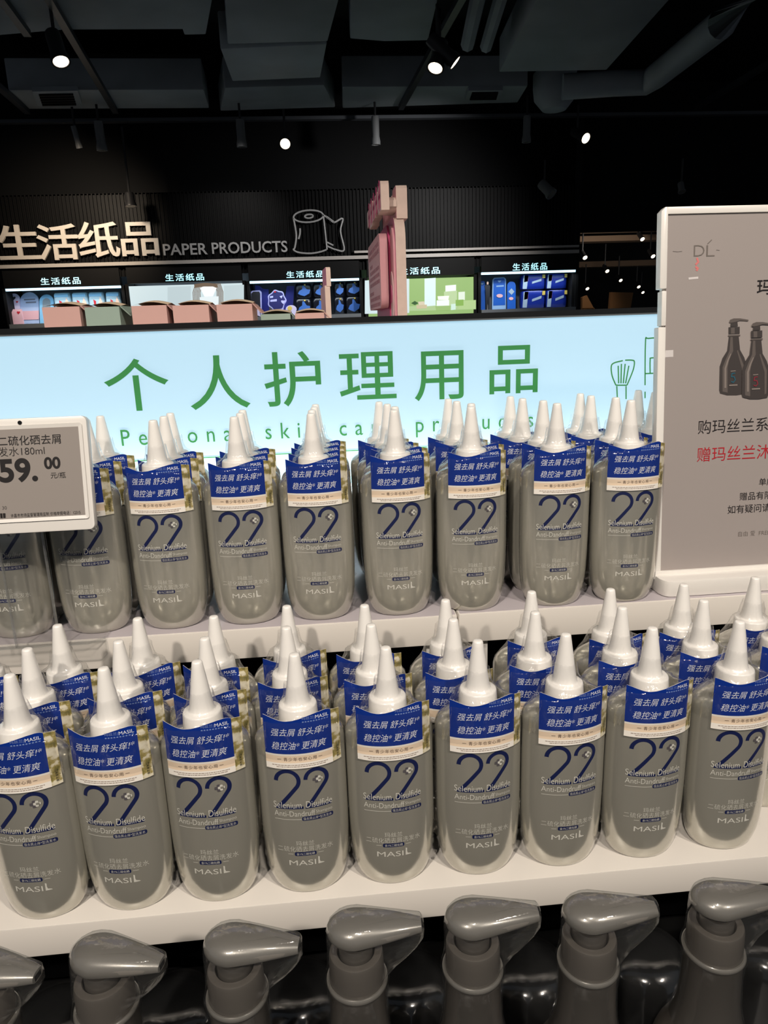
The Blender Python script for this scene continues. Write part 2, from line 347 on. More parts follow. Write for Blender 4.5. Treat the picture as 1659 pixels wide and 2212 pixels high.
m_beam = mat('tan_beam', (176, 146, 120), .7)
for (y0, y1, Y, lab) in ((486, 498, 9.0, 'uppermost dark ceiling beam of the far hall'), (508, 520, 9.6, 'second brown ceiling beam of the far hall'), (563, 575, 11.5, 'lowest tan ceiling beam of the far hall')):
    a, b = PT(1200, y1, Y), PT(1480, y0, Y); mb = MB(); mb.box((a.x, Y, PT(1340, y1, Y).z), (b.x+.4, Y+.25, PT(1340, y0, Y).z), m_beam); tag(mb.build('ceiling_beam'), lab, 'beam')
spot('hall_light', (3.4, 8.2, 2.2), (3.2, 11, 2.4), 20, 100, .1)
m_ply = mat('tan_cardboard', (196, 140, 88), .7)
for quad, Y, lab in ((((1258, 642), (1268, 638), (1284, 668), (1258, 668)), 7.6, 'small tan leaning board beside the last bay'), (((1320, 631), (1368, 632), (1362, 668), (1317, 668)), 7.8, 'tan square board in the far hall above the blue light box')):
    mb = MB(); mb.prism([PT(*q, Y) for q in quad], (0, .05, 0), m_ply); a = PT(*quad[3], Y); b = PT(*quad[2], Y)
    mb.box((a.x, Y, 0), (b.x, Y+.05, a.z+.01), m_ply); tag(mb.build('display_board'), lab, 'board')
spot('hall_light', (2.6, 7.06, 2.6), (2.5, 7.9, 1.5), 14, 70, .05)
spot('header_light', PT(1080, 300, 5.0), PT(860, 550, YW), 95, 95, .05, (1, .97, .94), 1)
# warm pool of light on the header lettering
spot('header_light', PT(150, 345, 5.5), PT(170, 500, YW), 80, 82, .05, (1, .82, .62), 1)
spot('header_light', PT(500, 260, 5.6), PT(500, 560, YW), 26, 75, .05, (1, .95, .9), 1)
#%%WALL
# ------------------------------------------------------------------ wall lettering
pw = Plane((0, YW-.002, CAM), (1, 0, 0), (0, 0, 1))
m_let = mat('letters_warm_lit', (214, 206, 196), .45); m_letg = mat('letters_dim', (176, 176, 176), .5)  # one lettering: the warm light and its fading are put into two colours
t = thing('wall_sign', PT(300, 560, YW), 'raised wall lettering, coloured warm-lit to dim, for paper products with a tissue roll outline', 'sign')
def local(mb, o): mb.v = [tuple(Vector(v)-o.location) for v in mb.v]; return mb
for ch, (x0, y0, x1, y1) in zip('生活纸品', ((2, 562, 80, 485), (87, 563, 165, 483), (174, 558, 254, 478), (266, 554, 338, 479))):
    mb = MB(); pw.text(mb, ch, m_let, x0, y0, x1, y1, .006, offset=.014, extrude=.04, res=4); local(mb, t).build('letter', t, smooth=False)
for w_, q in (('PAPER', (354, 552, 447, 525)), ('PRODUCTS', (459, 549, 620, 520))):
    mb = MB(); pw.text(mb, w_, m_letg, *q, .004, offset=.014, extrude=.05); local(mb, t).build('lettering', t, smooth=False)
def smooth2(p, n=5):
    if len(p) < 3: return p
    q = [p[0]]+list(p)+[p[-1]]; o = []
    for i in range(1, len(q)-2):
        for k in range(n):
            u = k/n; o.append(tuple(.5*(2*q[i][j]+(q[i+1][j]-q[i-1][j])*u+(2*q[i-1][j]-5*q[i][j]+4*q[i+1][j]-q[i+2][j])*u*u+(3*q[i][j]-q[i-1][j]-3*q[i+1][j]+q[i+2][j])*u**3) for j in (0, 1)))
    return o+[p[-1]]
def wpx(pts): return [(lambda q: pw.at(q[0], q[1], .02))(pw.px(*p)) for p in pts]
mb = MB()
el = lambda cx, cy, rx, ry, a0=0, a1=360, n=22, tilt=0: [(cx+rx*math.cos(math.radians(a0+(a1-a0)*k/n)), cy+ry*math.sin(math.radians(a0+(a1-a0)*k/n))+tilt*rx*math.cos(math.radians(a0+(a1-a0)*k/n))) for k in range(n+1)]
for pts in (el(666, 468, 32, 13, tilt=-.06), el(667, 468, 9, 4, tilt=-.06), [(634, 472), (640, 508), (637, 535), (634, 540), (645, 546), (670, 548), (690, 545), (705, 540)], [(698, 465), (702, 500), (706, 540)],
            [(698, 465), (712, 475), (722, 481), (740, 473), (735, 500), (743, 540), (725, 540), (706, 532)], [(704, 468), (722, 481)], [(706, 524), (720, 531)], [(648, 494), (648, 505), (645, 517)]):
    mb.tube(wpx(smooth2(pts) if len(pts) < 12 else pts), .0075, m_letg, 6)
local(mb, t).build('roll_icon', t)
# ------------------------------------------------------------------ the five bays
m_cy = mat('cyan_letter_glow', (190, 240, 250), .5, emit=1.5, ecol=(170, 235, 250)); m_strip = mat('bay_light_strip', (200, 240, 250), .4, emit=2.2, ecol=(190, 235, 255))
m_bayback = mat('bay_back_grey', (112, 118, 128), .6); m_shelfg = mat('bay_shelf_grey', (150, 156, 162), .4)
def sheet(mb, pl, pts, m, h0, h1): pl.slab(mb, pts, h0, h1, m)
R = lambda d: math.radians(d)
def bay(x0, x1, yt0, yt1, yb, lx, lettering, label, lightbox=None):
    P0 = PT(x0, yt0, YW); P1 = PT(x1, yt1, YW); zt_ = (P0.z+P1.z)/2; zb_ = PT((x0+x1)/2, yb, YW).z
    t = thing('display_bay', (P0.x, YW, 0), label, 'display bay'); w = P1.x-P0.x
    m = MB(); m.box((0, .36, 0), (w, .4, zt_+.18), m_bayback); m.build('back_panel', t, smooth=False)
    for xx in (0, w-.025): MB().box((xx, -.0, 0), (xx+.025, .36, zt_+.02), m_dark).build('side_panel', t, smooth=False)
    MB().box((.025, -.01, zt_+.02), (w-.025, .05, zt_+.19), m_dark).build('fascia', t, smooth=False)
    m = MB(); pl = Plane((0, YW-.012, CAM), (1, 0, 0), (0, 0, 1))
    n = len(lettering); 
    a = pl.px(lx[0], lx[1]); b = pl.px(lx[2], lx[3])
    pl.draw(m, fit(lettering, a[0], min(a[1], b[1]), b[0], max(a[1], b[1]), offset=.012, space=1.25), m_cy, .004); local(m, t).build('lettering', t)
    if lightbox is None:
        MB().box((.03, -.005, zt_), (w-.03, .02, zt_+.018), m_strip).build('light_strip', t, smooth=False)
        l = bpy.data.lights.new('bay_strip_lamp', 'AREA'); l.shape = 'RECTANGLE'; l.size = w-.1; l.size_y = .03; l.energy = 2.6; l.color = (.86, .95, 1)
        lo = bpy.data.objects.new('bay_strip_lamp', l); COL.objects.link(lo); lo.location = (P0.x+w/2, YW-.03, zt_-.004); lo.rotation_euler = (R(-12), 0, 0)
        MB().box((.025, -.03, zb_-.04), (w-.025, .36, zb_), m_shelfg).build('shelf', t, smooth=False)
    else:
        mbx = MB(); mbx.box((.03, .0, zb_-.25), (w-.03, .3, zt_), lightbox[0]); o = mbx.build('light_panel', t, smooth=False)
        m = MB(); lightbox[1](m, Plane((0, YW, CAM), (1, 0, 0), (0, 0, 1))); local(m, t).build('printed_picture', t, smooth=False)
    return zb_, P0.x, P1.x
def glow(name, rgb, s=.75): return mat('print_'+name, tuple(int(c*.5) for c in rgb), .5, emit=s, ecol=rgb)
def pic_tissue(m, pl):
    Q = lambda pts, mm, h: pl.poly(m, [pl.px(*p) for p in pts], mm, h)
    br = glow('curtain_brown', (130, 110, 92))
    for k in range(6):
        s = ribbon([pl.px(418+3*k+dx, y) for y, dx in ((614, 4), (632, -1), (648, 0), (664, 1))], .006); pl.draw(m, s, br, .002)
        s = ribbon([pl.px(467+2.5*k+dx, y) for y, dx in ((612, -4), (630, 2), (648, 2), (662, 3))], .006); pl.draw(m, s, br, .002)
    s = ribbon([pl.px(420+10*k, 618-3*math.sin(k/5*PI)) for k in range(6)], .03); pl.draw(m, s, br, .002)
    Q([(432, 642), (472, 640), (472, 664), (432, 666)], glow('box_white', (236, 246, 248), .95), .003)
    Q([(432, 622), (440, 619), (460, 619), (468, 622), (460, 640), (442, 641)], glow('tissue_white', (250, 252, 252), 1), .004)
    Q([(362, 620), (412, 618), (412, 664), (362, 666)], glow('pane_white', (205, 222, 226), .85), .001)
    Q([(484, 617), (527, 615), (527, 660), (484, 662)], glow('pane_white', (205, 222, 226), .85), .001)
def pic_green(m, pl):
    Q = lambda pts, rgb, h, s=.75: pl.poly(m, [pl.px(*p) for p in pts], glow('tint_%d_%d_%d' % rgb, rgb, s), h)
    Q([(880, 662), (1028, 654), (1028, 668), (880, 672)], (190, 220, 160), .001)
    Q([(917, 602), (941, 600), (941, 660), (917, 662)], (222, 242, 244), .002, .95)
    Q([(788, 606), (884, 602), (884, 676), (788, 678)], (214, 232, 236), .002, .9)
    Q([(990, 650), (1028, 648), (1028, 668), (990, 668)], (196, 226, 158), .002)
    Q([(959, 630), (987, 628), (987, 664), (959, 664)], (206, 232, 178), .003)
    Q([(962, 617), (985, 615), (985, 628), (962, 630)], (240, 248, 242), .004, .95)
    Q([(990, 631), (1004, 630), (1004, 648), (990, 648)], (232, 244, 226), .004, .9)
    Q([(984, 648), (1001, 647), (1001, 660), (984, 661)], (150, 196, 96), .005)
    Q([(943, 649), (970, 648), (970, 660), (943, 661)], (240, 250, 246), .005, .95)
    Q([(945, 640), (970, 639), (968, 648), (946, 648)], (248, 252, 240), .006, .95)
    Q([(940, 661), (974, 660), (972, 670), (942, 671)], (170, 206, 130), .006)
    Q([(974, 657), (984, 656), (984, 669), (974, 670)], (214, 240, 226), .006, .9)
    Q([(903, 652), (916, 651), (918, 660), (905, 661)], (236, 224, 196), .004)
    Q([(899, 659), (922, 658), (922, 666), (900, 667)], (222, 208, 172), .005)
    Q([(888, 655), (896, 650), (904, 655), (896, 659)], (58, 100, 52), .003)
Z1, bx0, bx1 = bay(5, 268, 631, 620, 697, (89, 616, 173, 598), '生活纸品', 'leftmost wall bay, with pastel cards and clear tissue packs')
bay(270, 530, 618, 612, 690, (358, 608, 440, 590), '生活纸品', 'second wall bay, a white light box showing a tissue box', (glow('pale_panel', (214, 232, 236), .9), pic_tissue))
Z3, cx0, cx1 = bay(532, 783, 612, 606, 681, (619, 601, 698, 584), '生活纸品', 'third wall bay, with dark blue cards and black packs')
bay(787, 1030, 606, 597, 680, (862, 594, 950, 576), '生活纸品', 'fourth wall bay, a green light box behind the pink cutout', (glow('green_panel', (168, 206, 128), .72), pic_green))
Z5, dx0, dx1 = bay(1033, 1250, 594, 587, 666, (1107, 585, 1182, 567), '生活纸品', 'rightmost wall bay, with royal blue cards and tissue packs')
pb = Plane((0, YW+.12, CAM), (1, 0, 0), (0, 0, 1))
def standee(name, pts_px, Y, m, label, cat='display card', marks=(), zfoot=None, rim=None):
    pl = Plane((0, Y, CAM), (1, 0, 0), (0, 0, 1)); P = [pl.px(*p) for p in pts_px]
    if zfoot is not None:
        lo = min(p[1] for p in P); P = [(p[0], zfoot-CAM+.001 if p[1] < lo+.02 else p[1]) for p in P]
    c = pl.at(sum(p[0] for p in P)/len(P), min(p[1] for p in P)); t = thing(name, c, label, cat)
    mb = MB(); pl.slab(mb, P, -.015, 0, m, rim or m); local(mb, t).build('panel', t)
    if marks:
        mb = MB()
        for i_, (pts, mm) in enumerate(marks): pl.slab(mb, [pl.px(*p) for p in pts], 0, .002+.0015*i_, mm)
        local(mb, t).build('print', t)
    mb = MB(); q = min(p[1] for p in P); xs = sum(p[0] for p in P)/len(P); mb.add([pl.at(xs-.01, q, -.015), pl.at(xs+.01, q, -.015), pl.at(xs, q, -.06), pl.at(xs, q+.08, -.015)], [(0, 1, 2), (0, 2, 3), (1, 3, 2), (0, 3, 1)], m_white); local(mb, t).build('strut', t)
    return t
def arch(x0, x1, yt, yb, n=10):
    r = (x1-x0)/2; cx = (x0+x1)/2; return [(x0, yb), (x1, yb)]+[(cx+r*math.cos(PI*k/n), yt+r-r*math.sin(PI*k/n)) for k in range(n+1)]
def heart(cx, cy, s, n=14): return [(cx+s*math.sin(2*PI*k/n)**3, cy-s*(.81*math.cos(2*PI*k/n)-.31*math.cos(4*PI*k/n)-.12*math.cos(6*PI*k/n))) for k in range(n)]
m_lav = mat('lavender_card', (205, 196, 226), .5); m_lav2 = mat('lavender_blue_card', (176, 196, 232), .5); m_sky = mat('sky_blue_card', (130, 190, 230), .5)
m_rose = mat('rose_print', (228, 178, 186), .5); m_red = mat('red_print', (190, 32, 48), .5); m_bk = mat('black_print', (22, 22, 30), .5); m_grayp = mat('grey_print', (110, 118, 140), .5)
standee('display_card', arch(18, 42, 634, 692), YW+.14, m_lav, 'narrow lavender arch card with a black heart, leftmost bay', marks=((heart(29, 644, 5), m_bk), (heart(37, 652, 2.5), m_red)), zfoot=Z1)
standee('display_card', arch(43, 84, 631, 692), YW+.16, m_lav2, 'wide lavender blue arch card, middle of the pastel cards', marks=([((52, 646), (76, 645), (76, 648), (52, 649)), m_grayp], [((56, 652), (78, 651), (78, 654), (56, 655)), m_grayp], [((44, 672), (84, 671), (84, 690), (44, 691)), m_rose]), zfoot=Z1)
standee('display_card', arch(85, 116, 636, 690), YW+.14, m_sky, 'sky blue arch card beside the clear tissue packs', marks=((arch(92, 109, 644, 672), mat('grey_card', (128, 140, 150), .5)),), zfoot=Z1)
standee('display_card', [(14, 680), (22, 682), (28, 668), (46, 668), (50, 692), (26, 692), (24, 688)], YW+.06, m_rose, 'low pale pink card with a red heart, front of leftmost bay', marks=((heart(40, 675, 3.6), m_red),), zfoot=Z1)
m_pack = mat('clear_pack_blue', (170, 200, 216), .25); m_packp = mat('pack_peach', (234, 200, 184), .4)
def pack(px0, py0, px1, py1, Y, label, m, marks, grp, zf=None, d=.12, name='tissue_pack'):
    pl = Plane((0, Y, CAM), (1, 0, 0), (0, 0, 1)); pm = (py0+py1)/2; a = (pl.px(px0, pm)[0], pl.px(px0, py1)[1]); b = (pl.px(px1, pm)[0], pl.px(px1, py0)[1]); w = (b[0]-a[0])*.97
    z0 = (zf-CAM) if zf is not None else a[1]; h = b[1]-z0
    t = thing(name, (a[0]+w/2, Y+d/2, z0+CAM), label, 'tissue pack', grp)
    mb = MB(); mb.rings([[(x*w/2*s, y*d/2*s, h*z) for x, y in [(p[0]*2-1, p[1]*2-1) for p in rrect(0, 0, 1, 1, .22, 3)]] for z, s in ((0, .88), (.06, .97), (.3, 1), (.75, 1), (.94, .96), (1, .86))], m); mb.build('wrapper', t)
    mb = MB()
    for pts, mm in marks:
        mb.prism([(-w/2+u*w, -d/2-.002, v*h) for u, v in pts], (0, .004, 0), mm)
    mb.build('print', t)
    return t
tri = [(.38, .04), (.95, .04), (.97, .55), (.78, .84), (.6, .55)]
for k, (a, b) in enumerate(((117, 155), (156, 192), (192, 227), (229, 263))):
    pack(a, 632-2*k/3, b, 694, YW+.1, ['first', 'second', 'third', 'fourth'][k]+' from left of the clear pale blue packs with peach corners', m_pack, ((tri, m_packp), ([(.34, .76), (.5, .7), (.47, .56), (.36, .58)], m_red), ([(.1, .86), (.9, .86), (.9, .96), (.1, .96)], m_sky)), 'clear tissue packs in the leftmost bay', Z1)
m_vio = mat('violet_card', (70, 74, 190), .5); m_nvy = mat('midnight_card', (34, 36, 96), .5); m_rimw = mat('pale_violet_rim', (176, 176, 230), .5); m_yel = mat('yellow_print', (214, 186, 90), .5)
standee('display_card', [(543, 690), (541, 632), (545, 628), (561, 627), (565, 631), (566, 690)], YW+.1, m_rimw, 'dark upright card with a pale violet rim, third bay', marks=(([(545, 686), (543, 634), (547, 630), (560, 630), (562, 634), (563, 686)], m_bk), ([(553, 680), (558, 658), (563, 684)], m_lav)), zfoot=Z3)
standee('display_card', [(551, 690), (551, 616), (560, 617), (568, 624), (580, 625), (582, 690)], YW+.2, m_vio, 'tall violet wave-topped card behind the round dark card', zfoot=Z3)
fl = [(598+(19.5+1.3*math.cos(7*a))*math.cos(a), 649+(22.5+1.3*math.cos(7*a))*math.sin(a)) for a in [2*PI*k/56 for k in range(56)]]
fl2 = [(598+(q[0]-598)*.88, 649+(q[1]-649)*.88) for q in fl]
standee('display_card', fl, YW+.08, m_rimw, 'scalloped round midnight blue card in the third bay', marks=((fl2, m_nvy), ([(583, 640), (590, 639), (590, 643), (583, 644)], m_rimw), ([(584, 648), (598, 646), (598, 651), (584, 652)], m_rimw), (heart(612, 652, 5), m_rimw), ([(604, 640), (611, 638), (608, 645)], m_rimw), ([(592, 629), (596, 629), (596, 632), (592, 632)], m_red)), zfoot=Z3)
standee('display_card', [(612, 690), (632, 690), (636, 618), (620, 618), (616, 640)], YW+.22, m_vio, 'square violet card behind, right of the round card', zfoot=Z3)
standee('display_card', el(629, 668, 12, 9, 0, 360, 16)[:-1], YW+.05, m_lav, 'small rounded lavender card with a yellow disc, third bay', marks=((el(626, 666, 5, 5, 0, 360, 12)[:-1], m_yel),), zfoot=Z3)
m_bpack = mat('black_pack', (18, 20, 30), .25); m_spl = mat('blue_splash', (62, 104, 176), .4)
for r, (ya, yb) in enumerate(((612, 644), (645, 676))):
    for k, (a, b) in enumerate(((638, 674), (676, 708), (722, 745), (747, 781))):
        splash = [(.15, .3), (.3, .2), (.55, .12), (.85, .3), (.92, .55), (.7, .6), (.55, .85), (.45, .85), (.42, .6), (.25, .5)]
        zf = Z3 if r else None
        pack(a, ya-1.6*k, b, yb-1.6*k, YW+.1, 'black pack with a blue splash, %s row, %s from left, third bay' % (['upper', 'lower'][r], ['first', 'second', 'third', 'fourth'][k]), m_bpack, ((splash, m_spl), ([(.55, .86), (.65, .86), (.65, .95), (.55, .95)], m_yel)), 'black packs in the third bay', zf)
m_roy = mat('royal_card', (24, 92, 190), .45); m_rim2 = mat('pale_blue_rim', (150, 186, 226), .5); m_suit = mat('suit_print', (20, 24, 34), .6); m_skin = mat('skin_print', (196, 160, 140), .6); m_gry2 = mat('silver_print', (160, 178, 196), .5)
standee('display_card', [(1035, 664), (1035, 610), (1038, 607), (1046, 607), (1048, 612), (1048, 664)], YW+.16, m_roy, 'narrow royal blue card behind the suited figure cutout', marks=(([(1038, 612), (1045, 611), (1043, 615), (1040, 615)], m_rim2),), zfoot=Z5)
standee('figure_cutout', [(1050, 662), (1049, 628), (1047, 618), (1051, 615), (1051, 609), (1054, 607), (1056, 610), (1055, 615), (1059, 618), (1058, 632), (1057, 661), (1055, 661), (1054, 640), (1053, 662)], YW+.08, m_suit, 'slim cutout of a person in a dark suit, rightmost bay', 'cutout', marks=(([(1051.5, 614), (1051.5, 610), (1054, 608), (1055.5, 611), (1054.5, 615)], m_skin),), zfoot=Z5)
standee('display_card', [(1063, 662), (1064, 604), (1068, 600), (1089, 599), (1093, 603), (1093, 661)], YW+.14, m_rim2, 'large royal blue card with a pale rim, rightmost bay', marks=(([(1065.5, 660), (1066, 606), (1069, 602), (1088, 601), (1091, 605), (1091, 659)], m_roy), ([(1075, 606), (1083, 606), (1080, 610), (1077, 610)], m_rim2), ([(1072, 617), (1088, 616), (1088, 619), (1072, 620)], m_rim2), (el(1079, 639, 7, 4, 0, 360, 14)[:-1], m_rose)), zfoot=Z5)
standee('display_card', arch(1096, 1114, 608, 659), YW+.12, m_roy, 'small royal blue arch card beside the tissue packs', marks=(([(1105, 623), (1111, 630), (1105, 637), (1098, 630)], m_gry2), (el(1104, 645, 5, 3.4, 0, 360, 14)[:-1], m_rose)), zfoot=Z5)
m_rb = mat('royal_pack', (22, 44, 140), .3)
for r, (ya, yb) in enumerate(((592, 626), (627, 661))):
    for k, (a, b) in enumerate(((1128, 1180), (1181, 1227))):
        pack(a, ya-1.5*k, b, yb-1.5*k, YW+.08, 'royal blue and pink tissue pack, %s %s of the rightmost bay stack' % (['upper', 'lower'][r], ['left', 'right'][k]), m_rb,
             (([(.02, .05), (.2, .05), (.26, .95), (.06, .95)], m_gry2), ([(.08, .5), (.24, .55), (.26, .95), (.1, .95)], mat('pink_print', (222, 120, 150), .5)), ([(.42, .38), (.82, .55), (.82, .7), (.42, .52)], m_gry2), ([(.86, .74), (.98, .74), (.98, .97), (.86, .97)], m_yel)), 'blue tissue packs in the rightmost bay', Z5 if r else None)
#%%SIGN
# ------------------------------------------------------------------ counter behind the sign, boxes, pink cutouts
YS = .90
zrail = PT(830, 683, YS).z
zcnt = CAM-.045
mb = MB(); mb.box((-.75, 1.02, 0), (.75, 2.1, zcnt), m_white); tag(mb.build('display_counter', bevel=.004), 'white display counter hidden behind the glowing blue sign', 'counter')
m_pb = mat('dusty_pink_board', (206, 164, 156), .6); m_gb = mat('sage_green_board', (150, 170, 158), .6); m_in = mat('cream_board', (240, 216, 186), .6)
def tray(x0, x1, ytop, Y, dep, m, label):
    a = PT(x0, ytop, Y); b = PT(x1, ytop, Y); w = b.x-a.x; h = (a.z+b.z)/2-zcnt
    t = thing('carton', (a.x, Y, zcnt), label, 'box', 'cartons on the counter')
    th = .0016
    MB().box((0, 0, 0), (w, dep, th), m).build('base', t, smooth=False)
    mb = MB(); mb.box((0, 0, th), (w, th, h), m); mb.box((0, dep-th, th), (w, dep, h), m); mb.box((0, th, th), (th, dep-th, h), m); mb.box((w-th, th, th), (w, dep-th, h), m); mb.build('walls', t, smooth=False)
    # opened tuck flap: bowed sheet hinged on the back wall, cream inside
    mb = MB(); n = 8; rows = []
    for k in range(n+1):
        f = k/n; rows.append([(w*f, dep-.001, h), (w*f+.001, dep*.45, h+.0045*math.sin(PI*f)+.004), (w*f+.001, .004, h+.004*math.sin(PI*f)+.001)])
    vs = [v for r in rows for v in r]; fs = [(3*k+j, 3*k+3+j, 3*k+4+j, 3*k+1+j) for k in range(n) for j in (0, 1)]
    mb.add(vs, fs, m_in); mb.build('lid_flap', t)
    mb = MB(); mb.prism([(w, .004, h), (w, dep-.004, h), (w+.012, dep*.7, h-.012), (w+.012, .012, h-.014)], (.0012, 0, .0012), m_in if m is m_in else m); mb.build('side_flap', t, smooth=False)
tray(90, 171, 663, 1.12, .09, m_pb, 'leftmost dusty pink carton behind the glowing sign')
tray(182, 257, 663, 1.12, .09, m_gb, 'tall sage green carton between pink cartons')
tray(283, 359, 660, 1.12, .09, m_pb, 'dusty pink carton directly right of the tall green one')
tray(372, 450, 659, 1.12, .09, m_pb, 'dusty pink carton with a tilted lid, second right of the green one')
tray(467, 544, 657, 1.12, .09, m_pb, 'rightmost of the tall dusty pink cartons')
tray(563, 627, 678, 1.25, .09, m_gb, 'low sage green carton left of the small pink one')
tray(637, 700, 676, 1.25, .09, m_pb, 'low dusty pink carton beside the thin standing cutout')
m_foam = mat('foam_board_edge', (214, 190, 178), .8); vary(m_foam, 60, .05); m_pk = mat('pink_face', (232, 132, 172), .5); m_pk2 = mat('pale_pink_face', (238, 178, 186), .5); m_hot = mat('hot_pink', (206, 66, 124), .5); m_txt = mat('mauve_ink', (178, 120, 132), .6); m_pw = mat('pink_white_face', (244, 214, 214), .5)
# big cutout: boards almost edge-on, faces turned to the left
Yp = 1.5
Nr = PT(876, 600, Yp)
ua = PT(806, 600, 1.87)-PT(838, 600, 1.5); ua.z = 0; ua.normalize()   # along the board, away from the viewer
pv = Plane((Nr.x, Nr.y, CAM), ua, (0, 0, 1))           # its normal points away from the cut face
if pv.Nn.x > 0: pv.Nn = -pv.Nn
t = thing('pink_cutout', (Nr.x, Nr.y, zcnt), 'large layered pink foam-board cutout seen almost edge-on', 'cutout')
zz = lambda py: PT(876, py, Yp).z-CAM
def board(name, pts, h0, h1, face, side=m_foam, lab=None):
    mb = MB(); pv.slab(mb, pts, h0, h1, face, side); o = local(mb, t).build(name, t)
    if lab: o['label'] = lab
    return o
L = .42
def top_round(x0, x1, z0, z1, r, n=6):
    return [(x0, z0), (x1, z0)]+[(x1-r+r*math.cos(PI/2*k/n), z1-r+r*math.sin(PI/2*k/n)) for k in range(n+1)]+[(x0+r-r*math.sin(PI/2*k/n), z1-r+r*math.cos(PI/2*k/n)) for k in range(n+1)]
board('back_board', top_round(0, L, zcnt-CAM, zz(462), .05), -.002, .018, m_pk, m_foam, 'bright pink board with grey foam edge')
board('border_layer', top_round(.012, L-.02, zcnt-CAM, zz(478), .05), .018, .022, m_pk2, m_pk2)
board('inner_layer', top_round(.07, L-.03, zcnt-CAM, zz(470), .04), .022, .026, m_hot, m_hot)
pa = [(p[0], p[1]) for p in rrect(.045, zz(662), L-.05, zz(494), .022, 5)]
board('text_panel', pa, .03, .046, m_pk2, mat('dusty_rose_edge', (206, 150, 156), .7), 'pale pink text panel')
mb = MB(); random.seed(3)
for r in range(9):
    z = zz(520)-r*.0135-(.006 if r in (2, 3, 4, 5, 6, 7, 8) else 0)-(.006 if r > 5 else 0); x = .07
    while x < L-.1:
        w = random.uniform(.012, .03)
        if r not in (2, 6) or x > L-.2: pv.slab(mb, [(x, z), (x+w, z), (x+w, z+.0075), (x, z+.0075)], .046, .0465, m_txt)
        x += w+.007
local(mb, t).build('panel_print', t)
# title block on top: notched foam with pink strokes, and a second layer behind it
def jag(x0, x1, z0, z1, n):
    up = []; dn = []
    for k in range(n):
        a = x0+(x1-x0)*k/n; b = x0+(x1-x0)*(k+1)/n; e = .007*((k*7) % 3); f = .006*((k*5) % 3)
        up += [(a+.004, z1-e-.006), (a+.01, z1-e), (b-.01, z1-e), (b-.004, z1-e-.006)]; dn += [(a+.003, z0+f), (b-.003, z0+f)]
    return dn+up[::-1]
board('title_block', jag(-.02, L-.06, zz(455), zz(392), 5), .030, .046, m_pw, m_foam, 'whitish notched title block')
board('title_backing', jag(.02, L-.1, zz(468), zz(394), 4), -.01, .012, m_pk2, m_foam, 'pink notched backing layer')
for k in range(5):
    mb = MB(); x = .0+k*.068
    for (a, b, c, d) in ((.0, .004, .008, .05), (.016, .0, .024, .056), (.0, .022, .04, .03), (.004, .046, .038, .053), (.034, .006, .041, .04)):
        pv.slab(mb, [(x+a, zz(452)+b), (x+c, zz(452)+b), (x+c, zz(452)+d), (x+a, zz(452)+d)], .046, .0463, m_hot)
    local(mb, t).build('title_stroke', t)
mb = MB(); pv.slab(mb, [p for p in rrect(.02, zz(452), .1, zz(418), .02, 5)], .012, .03, m_foam); local(mb, t).build('spacer', t)
mb = MB(); pv.slab(mb, [(.055+.035*math.cos(a), zz(640)+.052*math.sin(a)) for a in [2*PI*k/24 for k in range(24)]], .022, .0235, m_pw); pv.slab(mb, [(.055+.018*math.cos(a), zz(632)+.018*math.sin(a)) for a in [2*PI*k/20 for k in range(20)]], .0235, .0245, m_pk); local(mb, t).build('emblem', t)
# thin second cutout
Nr2 = PT(714, 640, 1.35); t = thing('pink_cutout', (Nr2.x, Nr2.y, zcnt), 'thin peach foam cutout standing edge-on left of the big pink one', 'cutout')
pv = Plane((Nr2.x, Nr2.y, CAM), Vector((-.06, 1, 0)), (0, 0, 1))
if pv.Nn.x > 0: pv.Nn = -pv.Nn
z2 = lambda py: PT(714, py, 1.35).z-CAM
mb = MB(); pv.slab(mb, top_round(0, .12, zcnt-CAM, z2(616), .005), 0, .0095, m_pk2, m_foam); local(mb, t).build('lower_board', t)
mb = MB(); pv.slab(mb, top_round(.0, .1, z2(618), z2(576), .008), -.002, .006, m_pk, m_foam); local(mb, t).build('upper_board', t)
# ------------------------------------------------------------------ glowing sign
m_pan = mat('backlit_panel', (120, 128, 132), .5, emit=.76, ecol=(174, 220, 244)); m_grn = mat('green_vinyl', (34, 100, 48), .5, emit=.40, ecol=(50, 128, 60))
t = thing('light_box_sign', (0, YS, 1.0), 'long glowing pale blue light box sign with green lettering', 'sign')
zp1 = PT(830, 697, YS).z; zp0 = CAM-.197; X0, X1 = -.62, .62
MB().box((X0, YS, 1.02), (X1, YS+.07, zrail-.006), mat('sign_case_grey', (150, 146, 142), .5)).build('case', t, loc=(0, -YS, -1.0), bevel=.002)
MB().box((X0, YS-.008, zrail-.0065), (X1, YS+.072, zrail), m_black).build('top_rail', t, loc=(0, -YS, -1.0), smooth=False)
MB().box((X0+.003, YS-.006, zp1-.0005), (X1-.003, YS, zrail-.0066), mat('sign_lip_grey', (164, 156, 152), .4)).build('upper_lip', t, loc=(0, -YS, -1.0), smooth=False)
MB().box((X0+.003, YS-.003, zp0), (X1-.003, YS-.0002, zp1-.001), m_pan).build('lit_panel', t, loc=(0, -YS, -1.0), smooth=False)
MB().box((X0+.003, YS-.016, zp0-.012), (X1-.003, YS, zp0-.001), mat('sign_foot_grey', (120, 120, 122), .5)).build('lower_lip', t, loc=(0, -YS, -1.0), smooth=False)
MB().box((X0+.003, YS-.014, zp0-.0008), (X1-.003, YS-.008, zp0+.0012), mat('led_bar', (240, 255, 255), .4, emit=12, ecol=(214, 250, 250))).build('led_strip', t, loc=(0, -YS, -1.0), smooth=False)
